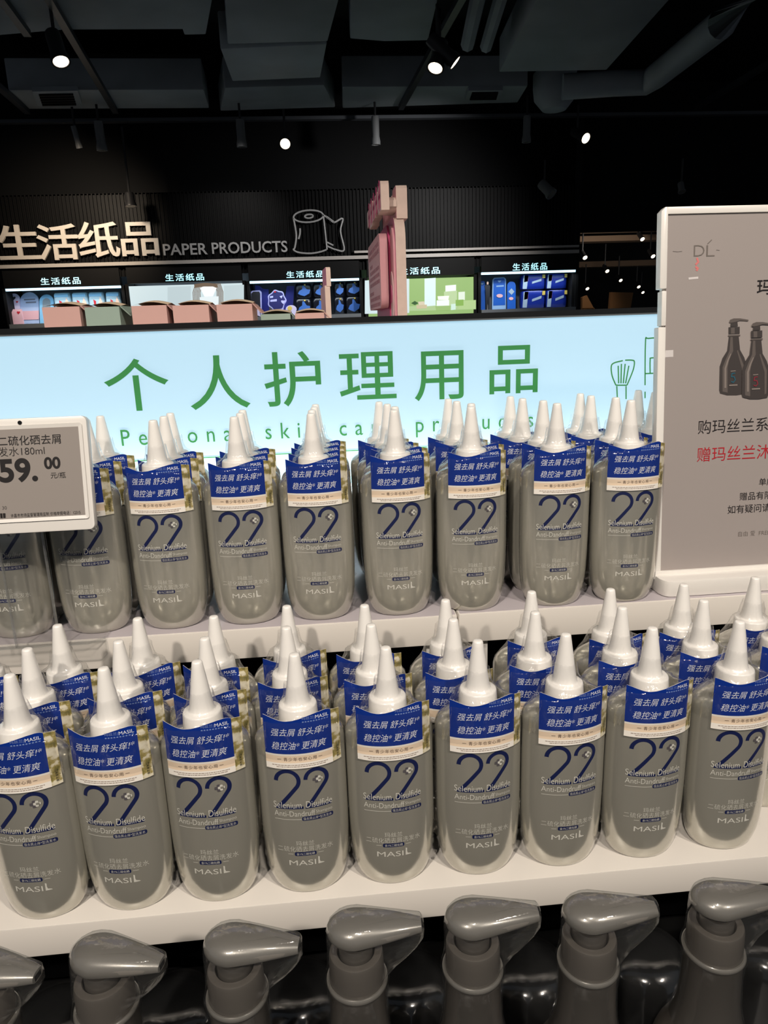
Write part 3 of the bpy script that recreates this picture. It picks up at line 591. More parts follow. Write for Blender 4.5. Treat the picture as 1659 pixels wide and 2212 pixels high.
l = bpy.data.lights.new('sign_glow_fill', 'AREA'); l.shape = 'RECTANGLE'; l.size = 1.2; l.size_y = .008; l.energy = 3.0; l.color = (.9, 1, 1)  # added lamp before the panel, for the white glow at its foot
lo = bpy.data.objects.new('sign_glow_fill', l); COL.objects.link(lo); lo.location = (0, YS-.022, zp0-.006); lo.rotation_euler = (Vector((0, .5, 1))).to_track_quat('-Z', 'X').to_euler(); lo.rotation_euler = (math.radians(180-25), 0, 0)
ps = Plane((0, YS-.003, CAM), (1, 0, 0), (0, 0, 1))
mb = MB()
for ch, q in zip('个人护理用品', ((233, 890, 359, 772), (413, 886, 533, 765), (575, 880, 690, 757), (735, 865, 854, 758), (896, 867, 1001, 756), (1057, 852, 1163, 744))):
    ps.text(mb, ch, m_grn, *q, .0006, offset=.006, res=8)
a = ps.px(264, 963); b = ps.px(1152, 888)
vs, fs = text2d('Personal skin care products', space=1.75, offset=.0); bx = bbox(vs); sx = (b[0]-a[0])/(bx[2]-bx[0]); cap = ps.px(264, 926)[1]-a[1]
sy = cap/.73
# the baseline is level on the sign
vs2 = [Vector((a[0]+(v.x-bx[0])*sx, a[1]+v.y*sy, 0)) for v in vs]
ps.draw(mb, (vs2, fs), m_grn, .0006)
zg = ps.px(430, 990)[1]; ps.poly(mb, [(X0+.02, zg), (X1-.02, zg), (X1-.02, zg+.0012), (X0+.02, zg+.0012)], m_grn, .0006)
def strokes(lists, w):
    for L_ in lists: ps.draw(mb, ribbon([ps.px(*p) for p in smooth2(L_, 4)], w), m_grn, .0006)
strokes(([(1330, 832), (1322, 812), (1320, 792), (1326, 784), (1345, 779)], [(1350, 778), (1365, 778), (1370, 782), (1367, 800), (1354, 832)], [(1330, 832), (1354, 832)], [(1332, 834), (1333, 858)], [(1352, 834), (1352, 862)],
         [(1335, 790), (1336, 828)], [(1342, 786), (1341, 828)], [(1350, 786), (1346, 828)], [(1358, 790), (1351, 828)],
         [(1440, 729), (1400, 731), (1394, 738), (1393, 832)], [(1440, 772), (1408, 773), (1404, 778), (1404, 806)], [(1393, 807), (1440, 805)], [(1393, 846), (1393, 860)]), .0016)
local(mb, t).build('lettering', t)
#%%SHELVES
# ------------------------------------------------------------------ stepped display shelves
ZU, ZL, Z3T = CAM-.2665, CAM-.4178, CAM-.569
YUF, YLF, Y3F = .6175, .4518, .287
m_sh = mat('shelf_white', (222, 216, 208), .33); vary(m_sh, 3, .03)
m_gapshade = mat('gap_shade_black', (4, 4, 5), .9, spec=.05)  # near-black colour that stands for the shade in the shelf gaps
XS = .1165
m_sheet = mat('lavender_grey_sheet', (190, 182, 186), .45); YK, SL = .645, .04
def upper(x0, x1, dy, dz, label):
    t = thing('display_shelf', ((x0+x1)/2, YUF, ZU), label, 'shelf'); y0 = YUF+dy; z0 = ZU+dz
    mb = MB(); mb.prism([(x0, y0, z0-.029), (x0, .882, z0-.029), (x0, .882, z0-(.882-YK)*SL), (x0, YK, z0), (x0, y0, z0)], (x1-x0, 0, 0), m_sh); local(mb, t).build('board', t, bevel=.0012)
    mb = MB()
    for ya, za, yb_, zb_ in ((y0+.0018, 0, YK, 0), (YK, 0, .88, -(.88-YK)*SL)): mb.box((x0+.0015, ya, z0+za), (x1-.0015, yb_, z0+za+.0003), m_sheet); q = len(mb.v); mb.v[q-6] = (mb.v[q-6][0], yb_, z0+zb_); mb.v[q-5] = (mb.v[q-5][0], yb_, z0+zb_); mb.v[q-2] = (mb.v[q-2][0], yb_, z0+zb_+.0003); mb.v[q-1] = (mb.v[q-1][0], yb_, z0+zb_+.0003)
    local(mb, t).build('top_sheet', t, smooth=False)
upper(-.62, XS-.0008, 0, -.0003, 'left section of the white upper shelf, ending at the seam')
upper(XS+.0008, .62, .0006, 0, 'right section of the white upper shelf, under the poster stand')
mb = MB(); mb.box((-.62, YLF, ZL-.0265), (.62, .70, ZL), m_sh); tag(mb.build('display_shelf', bevel=.0012), 'white lower shelf carrying the nearest shampoo bottles', 'shelf')
mb = MB(); mb.box((-.62, Y3F, Z3T-.03), (.62, .55, Z3T), mat('shelf_shadow_black', (12, 12, 12), .5)); tag(mb.build('display_shelf', bevel=.0012), 'lowest shelf, coloured black for the shadow under the pump bottles', 'shelf')  # the shadow on this shelf is put into its black colour
mb = MB(); mb.box((-.62, .701, Z3T), (.62, .715, ZU-.0295), m_gapshade); tag(mb.build('back_panel', smooth=False), 'black panel added as the shade in the gap beneath the upper shelf', 'panel')  # this panel and the next are dark sheets added for shade
mb = MB(); mb.box((-.62, .552, Z3T+.001), (.62, .562, ZL-.0275), m_gapshade); tag(mb.build('back_panel', smooth=False), 'black panel added as the shade in the gap beneath the lower shelf', 'panel')
a, b = PT(921, 1400, .625), PT(1053, 1400, .625)
mb = MB(); mb.box((a.x, .625, ZL), (b.x, .645, ZU-.029), m_white); tag(mb.build('upright_support', smooth=False), 'white upright support in the dark gap under the upper shelf', 'support')
mb = MB(); mb.box((-.6, .30, 0), (.6, .9, Z3T-.031), m_dark); tag(mb.build('base_cabinet', smooth=False), 'dark base cabinet under the stepped shelves', 'cabinet')
#%%BOTTLE
# ------------------------------------------------------------------ shampoo bottle
AP = [(0, .0225, .0156), (.0008, .0238, .0166), (.003, .0257, .0175), (.007, .0278, .0182), (.013, .0298, .0189), (.021, .0312, .0193), (.032, .0321, .0195), (.047, .0327, .0196), (.065, .0330, .0197),
      (.09, .0330, .0197), (.112, .0330, .0197), (.121, .0330, .0196), (.1255, .0328, .0195), (.1285, .0322, .0191), (.1315, .0306, .0184), (.134, .0276, .0174), (.136, .0233, .0160), (.1375, .0188, .0147), (.1387, .0152, .0135), (.1395, .0132, .0127)]
def ab(z):
    for i in range(len(AP)-1):
        if AP[i][0] <= z <= AP[i+1][0]:
            f = (z-AP[i][0])/(AP[i+1][0]-AP[i][0]); return AP[i][1]+f*(AP[i+1][1]-AP[i][1]), AP[i][2]+f*(AP[i+1][2]-AP[i][2])
    return AP[-1][1:]
def on_body(x, z, e):
    a, b = ab(z); f = max(0, 1-(x/a)**2); return (x, -b*math.sqrt(f)-e, z)
AC, BC = .0340, .0210
def on_card(x, z, e): return (x*(1+e/AC), -(BC+e)*math.sqrt(max(0, 1-(x/AC)**2)), z)
def wrap(mb, shape, fn, m, e, step=.0025):
    vs, fs = sliced([v*.001 for v in shape[0]], shape[1], step); mb.add([fn(v.x, v.y, e) for v in vs], fs, m)
def two(x0, x1, z0, z1, w):                            # the thin round figure two
    rx = (x1-x0)/2-w/2-.4; cx = x0+w/2+rx; cz = z1-w/2-rx; p = [(cx+rx*math.cos(a), cz+rx*math.sin(a)) for a in [PI-(PI+.62)*k/20 for k in range(21)]]
    return ribbon(p+[(x0+w*.75, z0+w*.5)], w), ([Vector((x0, z0, 0)), Vector((x1, z0, 0)), Vector((x1, z0+w*.72, 0)), Vector((x0+.6, z0+w*.72, 0))], [(0, 1, 2, 3)])
def rr(x0, y0, x1, y1, r): return [Vector((p[0], p[1], 0)) for p in rrect(x0, y0, x1, y1, r, 4)], [tuple(range(20))]
def rect(x0, y0, x1, y1): return [Vector((x0, y0, 0)), Vector((x1, y0, 0)), Vector((x1, y1, 0)), Vector((x0, y1, 0))], [(0, 1, 2, 3)]
root = thing('shampoo_bottle', (0, 0, 0), 'grey shampoo bottle', 'bottle', 'shampoo bottles on the display shelves')
mb = MB(); n = 56
mb.rings([[(a*math.cos(2*PI*j/n), b*math.sin(2*PI*j/n), z) for j in range(n)] for z, a, b in AP], m_body)
E = .00012
for s in two(-19.9, .2, 76.5, 109.6, 2.9)+two(1.5, 20.6, 76.5, 109.6, 2.9): wrap(mb, s, on_body, m_navy, E, .0018)
wrap(mb, fit('Selenium', -21.6, 77.2, -1.2, 82.4, offset=-.004), on_body, m_pale, 2*E)
wrap(mb, fit('Disulfide', 2.2, 77.2, 21.2, 82.6, offset=-.004), on_body, m_pale, 2*E)
wrap(mb, fit('Anti-Dandruff', -21.5, 70.2, 8.4, 74.7, offset=-.006), on_body, m_pale, E)
wrap(mb, fit('Shampoo', 9.1, 70.9, 20.9, 74.0, offset=-.01), on_body, m_pale, E)
wrap(mb, rect(-21.4, 67.4, -1.8, 67.75), on_body, m_pale, E)
wrap(mb, rr(-1.4, 66.2, 21.4, 69.7, 1.2), on_body, m_navy, E); wrap(mb, fit('强去屑止痒*型洗发水', -.5, 66.8, 20.4, 69.2, offset=-.01), on_body, m_pale, 2*E)
for dx, dz, w, m, e in ((11.0, 100.0, 1.15, mat('grey_cross', (84, 80, 84), .5), 3), (12.9, 100.1, 1.0, m_pale, 4)):
    r = 2.9 if e == 3 else 2.4
    wrap(mb, rr(dx-r, dz-w, dx+r, dz+w, .6), on_body, m, e*E); wrap(mb, rr(dx-w, dz-r, dx+w, dz+r, .6), on_body, m, (e+.4)*E)
wrap(mb, rr(12.3, 99.2, 14.6, 100.9, .3), on_body, m_body, 5*E)
wrap(mb, fit('玛丝兰', -7.2, 44.9, 6.2, 48.9, offset=-.008), on_body, m_pale, E)
wrap(mb, fit('二硫化硒去屑洗发水', -21, 39.6, 19.8, 44.2, offset=-.012, space=1.04), on_body, m_pale, E)
wrap(mb, rr(-8.7, 35.9, 7.4, 39.2, 1), on_body, m_navy, E); wrap(mb, fit('含1%二硫化硒', -7.4, 36.5, 6.2, 38.6), on_body, m_pale, 2*E)
for a_, b_ in ((-13.6, -9.8), (8.6, 12.6)): wrap(mb, rect(a_, 37.3, b_, 37.6), on_body, m_pale, E)
wrap(mb, fit('MASI', -13.3, 27.4, 6.6, 31.9), on_body, m_pale, E)
wrap(mb, ([Vector(p+(0,)) for p in ((8.2, 27.4), (12.9, 27.6), (12.2, 28.3), (9.9, 28.9), (9.4, 30.5), (9.5, 33.4), (8.4, 34.0))], [tuple(range(7))]), on_body, m_pale, E, .002)
mb.build('body', root)
m_cap = mat('cap_white', (242, 239, 234), .3, coat=.4)
mb = MB(); n = 72                                      # ribbed collar
def crib(r, z): return [((r+(.00022 if j % 2 else 0))*math.cos(2*PI*j/n), (r+(.00022 if j % 2 else 0))*math.sin(2*PI*j/n), z) for j in range(n)]
mb.rings([crib(.0142, .1362), crib(.0145, .1368), crib(.0137, .1512)]+[[(r*math.cos(2*PI*j/n), r*math.sin(2*PI*j/n), z) for j in range(n)] for r, z in ((.0134, .1522), (.0128, .1526), (.0098, .1527))], m_cap)
clr = mb.build('collar', root)
mb = MB(); mb.lathe([(.0104, .1526), (.0096, .1530), (.0091, .1540), (.0084, .158), (.0072, .166), (.0057, .1765), (.0043, .186), (.0038, .1895), (.0034, .1904), (.0026, .1908), (0, .1908)], m_cap, 28); mb.build('nozzle', clr)
# promotion card curved round the front
def zc_top(x):
    K = [(-24.4, 153.2), (-22, 152.6), (-18, 151.2), (-13, 149.5), (-9, 148.9), (-4, 149.3), (2, 150.6), (8, 152.4), (14, 153.8), (19, 154.5), (21.5, 154.4), (23.6, 153.2), (29.6, 151.6)]
    for i in range(len(K)-1):
        if K[i][0] <= x <= K[i+1][0]: return K[i][1]+(x-K[i][0])/(K[i+1][0]-K[i][0])*(K[i+1][1]-K[i][1])
    return 151.6
mb = MB(); xs = [-24.4+48*k/30 for k in range(31)]; xf = [23.6+6.0*k/5 for k in range(6)]
def band(xs_, zf0, zf1, m, e=0):
    vs = []
    for x in xs_: vs += [on_card(x*.001, zf0(x)*.001, e), on_card(x*.001, zf1(x)*.001, e)]
    mb.add(vs, [(2*i, 2*i+2, 2*i+3, 2*i+1) for i in range(len(xs_)-1)], m)
c_ = lambda v: (lambda x: v)
for e, flip in ((0, 0), (-.00035, 1)):
    if flip: band(xs+xf[1:], c_(110.7), zc_top, m_cardw, e)
    else:
        band(xs, c_(110.7), c_(115.5), m_cardw); band(xs, c_(115.5), c_(121.4), m_peach); band(xs, c_(121.4), c_(122.8), m_cardw); band(xs, c_(122.8), zc_top, m_blue)
        band(xf, c_(110.9), zc_top, m_flower)
wrap(mb, fit('强去屑 舒头痒!*', -19.2, 137.2, 21.6, 143.2, shear=.28, offset=-.004), on_card, m_cardtxt, .0001)
wrap(mb, fit('稳控油* 更清爽', -19.4, 126.4, 19.6, 132.6, shear=.28, offset=-.004), on_card, m_cardtxt, .0001)
wrap(mb, fit('玛丝兰|', 3.2, 149.0, 12.2, 152.0), on_card, m_cardlogo, .0001); wrap(mb, fit('MASIL', 12.8, 149.2, 22, 151.9), on_card, m_cardtxt, .0001)
for k in range(10): wrap(mb, rect(3.4+1.9*k, 147.4, 4.6+1.9*k, 148.3), on_card, m_cardlogo, .0001)
wrap(mb, fit('青少年也安心用', -11.5, 117.2, 12, 120.2, space=1.25), on_card, m_ink, .0001)
for a_, b_ in ((-16, -13.2), (13.4, 16)): wrap(mb, rect(a_, 118.6, b_, 118.95), on_card, m_ink, .0001)
random.seed(5)
for z in (113.6, 112.2):
    x = -20 if z > 113 else -17
    while x < (19 if z > 113 else 16.5):
        w = random.uniform(.6, 2.2); wrap(mb, rect(x, z, x+w, z+.6), on_card, m_fine, .0001, .004); x += w+.35
for k, ch in enumerate('白茶茉莉香'): wrap(mb, fit(ch, 26.3, 121.2-1.95*k, 28.0, 122.9-1.95*k), on_card, m_bk, .0001)
o = mb.build('promo_card', root, angle=60)
# shrink film: loose tent over shoulder, card and cap
mb = MB(); n = 60; rings = []; random.seed(11)
FT = [(.118, 1, 0), (.125, .99, .05), (.1305, .92, .2), (.136, .7, .5), (.1415, .40, .75), (.147, .22, .9), (.1515, .14, 1), (.1545, .06, 1), (.158, 0, 1), (.163, 0, 1), (.169, 0, 1)]
for z, f, g in FT:
    r0 = .0150 if z < .153 else (.0148-(z-.1515)*1.15 if z < .156 else max(.0066, .0096-(z-.156)*.17)+.0012)
    row = []
    for j in range(n):
        th = 2*PI*j/n; c, s = math.cos(th), math.sin(th)
        ra = 1/math.sqrt((c/.0335)**2+(s/.0201)**2); r = r0+(ra-r0)*f
        if s < 0 and z < .1475:                        # over the card
            rc = 1/math.sqrt((c/(AC+.0005))**2+(s/(BC+.0006))**2); x = rc*c
            if abs(x-.0025) < .0275: r = max(r, rc)
            elif abs(x-.0025) < .0315: r = max(r, r+(rc-r)*(.0315-abs(x-.0025))/.004)
        r += .0007*g*math.sin(5*th+z*300)*math.sin(9*th+1)+random.uniform(-.0003, .0003)*g
        row.append((r*c, r*s, z+random.uniform(-.0004, .0004)*(g if z > .13 else 0)))
    rings.append(row)
mb.rings(rings, m_film, (False, False))
# crimped seams down both sides, crumpled corner at the foot
def seam(sg, ph):
    vs = []; k = 0
    for i in range(41):
        z = .004+.114*i/40; a, b = ab(z); w = .0011+.0006*math.sin(i*1.9+ph)+(.0022 if i < 5 and sg > 0 else 0)
        vs += [(sg*(a-.0004), .001*math.sin(i+ph), z), (sg*(a+w), .001*math.sin(i*1.3+ph), z+.0006*math.sin(i*2.1))]
    mb.add(vs, [(2*i, 2*i+2, 2*i+3, 2*i+1) for i in range(40)], m_film)
seam(-1, 0); seam(1, 2)
a, b = ab(.012); q = [(a-.001, -.004, .010), (a+.0005, -.002, .017), (a+.0058, .000, .0135), (a+.0045, -.002, .0085), (a+.001, .001, .006), (a+.0035, .0035, .012)]
mb.add(q, [(0, 1, 2), (0, 2, 3), (0, 3, 4), (1, 5, 2), (2, 5, 4)], m_film)
o = mb.build('shrink_film', root, angle=75); o['label'] = 'clear crinkled shrink film'
BASE = root
_first = [True]
ORD = ['first', 'second', 'third', 'fourth', 'fifth', 'sixth', 'seventh', 'eighth', 'ninth', 'tenth', 'eleventh']
def place(x, y, z, rz, label):
    o = BASE if _first[0] else copy_tree(BASE); _first[0] = False
    o.location = (x, y, z); o.rotation_euler = (0, 0, rz); o['label'] = label; return o
R = lambda d: math.radians(d)
LF = [-.2259, -.1626, -.098, -.0294, .0366, .1046, .1711, .2378, .3065]
LR = [-3, -5, -4, 0, 0, 1, 2, 0, 0]
for i, x in enumerate(LF):
    place(x, .4766+.008*x, ZL, R(LR[i]), 'grey shampoo bottle, %s from the left in the front row of the lower shelf' % ORD[i])
L2 = [(-.230, .0405), (-.164, .0435), (-.0985, .0385), (-.0370, .0485), (.0290, .0425), (.094, .0425), (.161, .0455), (.232, .0435), (.302, .0465), (.371, .0465)]
for i, (x, d) in enumerate(L2):
    place(x, .4766+d, ZL, R([-2, 3, -2, 2, 3, -2, 0, 2, 0, 0][i]), 'grey shampoo bottle, %s from the left in the second row of the lower shelf' % ORD[i])
L3 = [(-.287, .088), (-.2225, .0834), (-.160, .0870), (-.0975, .0804), (-.0385, .0925), (.0265, .0834), (.095, .0834), (.171, .0895), (.2385, .0834), (.304, .0834), (.372, .0885)]
for i, (x, d) in enumerate(L3):
    place(x, .4766+d, ZL, R([0, 4, 12, -14, 10, -6, 5, 0, 4, -4, 0][i]), 'grey shampoo bottle, %s from the left in the shaded back row of the lower shelf' % ORD[i])
UF = [-.288, -.2175, -.148, -.0776, -.0099, .0642, .1339, .2129, .2818]
for i, x in enumerate(UF):
    place(x, .6421-.0171*x, ZU+.0003, R([-3, -2, -2, 1, -1, 2, 1, 0, -2][i]), 'grey shampoo bottle, %s from the left in the front row of the upper shelf' % ORD[i])
DR = .0400
COLS = [(0, 'leftmost', [-.288, -.287]), (1, 'second', [-.218, -.2165]), (2, 'third', [-.147, -.149]), (3, 'fourth', [-.0765, -.0785]), (4, 'fifth', [-.0095, -.0075, -.0065]), (5, 'sixth', [.069, .0655, .0605]), (6, 'seventh', [.1425, .136, .1345]), (7, 'eighth', [.2125, .2035, .2015]), (8, 'ninth', [.284, .2745, .278])]
for k, nm, xs_ in COLS:
    for r, x in enumerate(xs_):
        place(x, .6421-.0171*UF[k]+DR*(r+1), ZU+.0004-.0016*(r+1), R(random.uniform(-3, 3)), 'grey shampoo bottle %s behind the %s front bottle of the upper shelf' % (['just', 'two places', 'three places'][r], nm))
place(.3455, .6421+DR*2.05, ZU-.0028, 0, 'grey shampoo bottle half hidden behind the white poster stand, upper shelf')
place(.3465, .6421+DR*3.1, ZU-.0045, 0, 'rearmost grey shampoo bottle peeking beside the white poster stand, upper shelf')
#%%PUMP
# ------------------------------------------------------------------ pump bottles
m_pump = bump(mat('grey_pump_plastic', (130, 126, 120), .3, metal=.25, coat=.7), 900, .05, (1, 1, 1), .0004)
m_pcol = mat('pump_collar_grey', (100, 94, 88), .38, metal=.25, coat=.4)
m_pneck = mat('dark_bottle_grey', (84, 79, 74), .38, metal=.3, coat=.5)
m_pfilm = clear('pump_film_clear', tint=(.9, .91, .91), base=.02, gain=.3, rough=.07, bscale=1, bstr=.35, stretch=(90, 90, 60), haze=.02)
proot = thing('pump_bottle', (0, 0, 0), 'grey pump bottle', 'bottle', 'grey pump bottles along the bottom')
mb = MB(); mb.lathe([(0, 0), (.031, 0), (.0335, .002), (.035, .008), (.035, .075), (.0345, .083), (.0325, .094), (.0300, .102), (.0265, .109), (.0232, .117), (.0205, .127), (.0187, .138), (.0180, .150), (.0177, .162), (.0176, .172), (.0176, .1745), (.012, .1745)], m_pneck, 48); mb.build('body', proot)
mb = MB(); mb.lathe([(.0178, .1745), (.0187, .1750), (.0192, .1762), (.0190, .1776), (.0182, .1784), (.0172, .1782), (.0170, .1776)], m_pump, 48); mb.build('flange', proot)
mb = MB(); mb.lathe([(.0171, .1775), (.0171, .179), (.0166, .1955), (.0160, .1972), (.0150, .1976), (.0118, .1974), (.0112, .1966), (.0106, .1925), (.0, .192)], m_pcol, 48); mb.build('collar', proot)
mb = MB(); mb.lathe([(.0105, .192), (.0103, .2010), (.0092, .2035), (.0, .2035)], m_pneck, 32); mb.build('stem', proot)
# pump head: teardrop lofted along the spout
HL, HR, HY = .0405, .0172, .80
def head_sec(t):                                       # half width, bottom, top of the section at distance t from the axis
    if t < 0: w = HR*math.sqrt(max(0, 1-(t/HR)**2))
    else:
        f = t/HL; w = HR*(1-f)**1.0*(1+.15*f)+.0058*f**.8; w = max(w, .0058)
    w *= HY if t < 0 else HY+.05*min(1, t/HL)
    f = max(0, t/HL); top = .2215-.0010*f-.0035*f*f; bot = .2056+.0050*f
    mid = (top+bot)/2; hh = (top-bot)/2
    if t < 0: hh *= max(.05, math.sqrt(max(0, 1-(t/HR)**2)))**.8; 
    return w, mid-hh, mid+hh
ts = [-HR*math.cos(PI/2*k/10) for k in range(0, 11)]; ts[0] = -HR*.9995
ts += [HL*k/14 for k in range(1, 15)]
mb = MB(); n = 28; rs = []
for t_ in ts:
    w, b_, tp = head_sec(t_); mid = b_+(tp-b_)*.42; row = []
    for j in range(n):
        th = 2*PI*j/n; c, s = math.cos(th), math.sin(th); ex = .85 if s > 0 else .85
        y = w*math.copysign(abs(c)**.85, c); z = mid+(math.copysign(abs(s)**ex, s))*((tp-mid) if s > 0 else (mid-b_))
        row.append((t_, y, z))
    rs.append(row)
mb.rings(rs, m_pump)
w, b_, tp = head_sec(HL)
mb.box((HL-.0002, -.0028, b_+.001), (HL+.0001, .0028, b_+.0045), m_black)
mb.build('pump_head', proot)
mb = MB(); n = 48; rs = []
for z, r, ext, rs_ in ((.120, .0232, 0, .01), (.138, .0194, 0, .01), (.160, .0186, 0, .01), (.1745, .0195, .008, .012), (.1775, .0203, .011, .011), (.1835, .0186, .0165, .008), (.190, .0180, .0235, .0068), (.196, .0178, .0305, .0062), (.202, .0178, .0365, .006), (.2075, .0180, .0402, .0062), (.213, .0177, .0405, .0063), (.2175, .0165, .0402, .0058), (.2200, .0142, .039, .0045), (.2219, .0098, .027, .003)):
    hull = [(r*math.cos(a), r*math.sin(a)) for a in [2*PI*k/64 for k in range(64)]]+([(ext+rs_*math.cos(a)*.3, rs_*math.sin(a)) for a in [2*PI*k/32 for k in range(32)]] if ext else [])
    row = []
    for j in range(n):
        th = 2*PI*j/n; d = (math.cos(th), math.sin(th))
        # support function, then the envelope point along this normal
        q = max(hull, key=lambda p: p[0]*d[0]+p[1]*d[1]); ky = 1-(1-HY*1.04)*min(1, max(0, (z-.198)/.007)); row.append((q[0]+random.uniform(-.0002, .0002), q[1]*ky+random.uniform(-.0002, .0002), z))
    rs.append(row)
mb.rings(rs, m_pfilm, (False, True)); o = mb.build('shrink_film', proot, angle=80); o['label'] = 'clear stretched shrink film'
first = True
CX = [(-44, 2140, -14), (222, 2112, -16), (507, 2088, -9), (768.8, 2054, -3), (1021, 2032, -2), (1273, 2020, -3), (1547, 1992, -3)]
for i, (cx, cy, rz) in enumerate(CX):
    p = PZ(cx, cy, Z3T+.1965); o = proot if first else copy_tree(proot); first = False
    o.location = (p.x, p.y, Z3T); o.rotation_euler = (0, 0, R(rz)); o['label'] = 'grey pump bottle in clear film, %s from the left along the bottom edge' % ORD[i]
# dark rounded jars standing between and behind the pumps
m_jfilm = clear('jar_film_clear', tint=(.9, .9, .9), base=.01, gain=.6, rough=.2, bscale=1, bstr=.3, stretch=(60, 60, 40), haze=.02, blend=.3)
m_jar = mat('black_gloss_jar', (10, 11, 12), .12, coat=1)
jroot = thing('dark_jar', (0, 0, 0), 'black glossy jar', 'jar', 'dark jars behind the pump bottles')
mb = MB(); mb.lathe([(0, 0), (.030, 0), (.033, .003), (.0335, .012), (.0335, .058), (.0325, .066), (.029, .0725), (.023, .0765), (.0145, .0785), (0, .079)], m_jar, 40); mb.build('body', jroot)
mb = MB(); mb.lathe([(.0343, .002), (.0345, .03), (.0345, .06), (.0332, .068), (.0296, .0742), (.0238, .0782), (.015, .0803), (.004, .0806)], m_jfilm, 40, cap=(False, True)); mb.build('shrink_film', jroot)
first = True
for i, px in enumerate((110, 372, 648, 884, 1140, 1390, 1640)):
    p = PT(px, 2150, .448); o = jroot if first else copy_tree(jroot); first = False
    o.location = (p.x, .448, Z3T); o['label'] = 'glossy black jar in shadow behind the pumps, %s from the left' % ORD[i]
#%%TAG
# ------------------------------------------------------------------ electronic price tag on its acrylic holder
yb = .5830; tl = R(10)
br = PT(207, 1143, yb); pt_ = Plane((br.x, yb, br.z), (1, 0, 0), (0, math.sin(tl), math.cos(tl)))
t = thing('price_tag', (br.x-.05, yb, br.z), 'white electronic price tag showing 59.00 at the left edge', 'price tag')
hx, hy = pt_.px(190, 897); Wt = -.135
mb = MB(); pt_.slab(mb, rrect(Wt, 0, -.0005, hy, .0045, 5), -.0085, 0, m_wplas); tcase = local(mb, t).build('case', t, bevel=.0012)
sx0, sy0 = pt_.px(183, 1112); sx1, sy1 = pt_.px(171, 921)
sx = (sx0+sx1)/2; m_scr = mat('eink_grey', (150, 142, 136), .28, coat=.6)
mb = MB(); mb2 = MB()
pt_.slab(mb, [(Wt+.006, sy0), (sx, sy0), (sx, sy1), (Wt+.006, sy1)], .0002, .0006, m_scr); tscr = local(mb, t).build('screen', t, smooth=False)
m_e = mat('eink_black', (28, 24, 24), .4)
mb = MB()
def tt(body, x1, yb_, yt, h=.0009, **k):               # right-aligned line
    b = pt_.px(x1, yt); a = pt_.px(x1, yb_); pt_.draw(mb, fit(body, None, a[1], b[0], b[1], **k), m_e, h)
tt('玛丝兰二硫化硒去屑', 131, 958, 937); tt('洗发水180ml', 96, 982, 962, offset=-.01)
tt('59.', 79, 1040, 988, offset=.03, res=8); tt('00', 130, 1012, 986, offset=.03, res=8); tt('元/瓶', 142, 1032, 1019, offset=-.004)
tt('30', 15, 1100, 1093, offset=-.02)
a_, b_ = pt_.px(24, 1112), pt_.px(174, 1102); h_ = pt_.px(174, 1110)[1]; pt_.draw(mb, fit('许昌市市场监督管理局监制 价格举报电话：12315', a_[0], h_, b_[0], b_[1], offset=-.005), m_e, .0009)
for k in range(16):
    b = pt_.px(12-2.1*k, 1112); pt_.poly(mb, [(b[0], sy0+.001), (b[0]+.0003*(1+k % 3), sy0+.001), (b[0]+.0003*(1+k % 3), sy0+.0048), (b[0], sy0+.0048)], m_e, .0009)
local(mb, t).build('display_print', tscr, smooth=False)
q = pt_.px(43, 913); mb = MB(); pt_.slab(mb, [(q[0]+.0016*math.cos(a), q[1]+.0016*math.sin(a)) for a in [2*PI*k/20 for k in range(20)]], .0, .0006, m_black); local(mb, t).build('sensor', tcase)
mb = MB(); f0 = pt_
rr_o = rrect(Wt+.003, sy0-.003, sx+.003, sy1+.003, .002, 4); rr_i = rrect(Wt+.006, sy0, sx, sy1, .0006, 4)
mb.add([pt_.at(*p, .0011) for p in rr_o]+[pt_.at(*p, .0004) for p in rr_i], [(i, (i+1) % 20, 20+(i+1) % 20, 20+i) for i in range(20)], m_wplas); local(mb, t).build('bezel', tcase)
m_acr = clear('acrylic_clear', tint=(.985, .985, .985), base=.02, gain=.25, rough=.03); m_acre = clear('acrylic_edge', tint=(.86, .87, .87), base=.12, gain=.4, rough=.15, haze=.15)
t = thing('tag_holder', (PT(80, 1380, .6).x, .6, ZU), 'clear acrylic holder under the price tag, clipped on the upper shelf', 'holder')
xa, xb = PT(36, 1390, .606).x, PT(128, 1360, .606).x
xl, xe = -.40, PZ(222, 1385, ZU+.002).x
mb = MB(); T = 0.0022
mb.prism([(xl, .640, ZU+.0006), (xl, YUF-.012, ZU+.0006), (xe-.012, YUF-.012, ZU+.0006), (xe, YUF-.002, ZU+.0006), (xe, .640, ZU+.0006)], (0, 0, T), m_acr, m_acre); local(mb, t).build('base_plate', t, smooth=False)
mb = MB(); mb.prism([(xl, YUF-.003, ZU-.001), (xe, YUF-.003, ZU-.001), (xe, YUF-.003, ZU-.014), (xe-.006, YUF-.003, ZU-.019), (xl, YUF-.003, ZU-.019)], (0, .0022, 0), m_acr, m_acre); local(mb, t).build('front_lip', t, smooth=False)
mb = MB(); mb.box((xa, .603, ZU+.003), (xb, .6052, br.z+.06), m_acr); mb.box((xa, .6025, ZU+.003), (xa+.0012, .6056, br.z+.06), m_acre); mb.box((xb-.0012, .6025, ZU+.003), (xb, .6056, br.z+.06), m_acre); local(mb, t).build('stem', t, smooth=False)
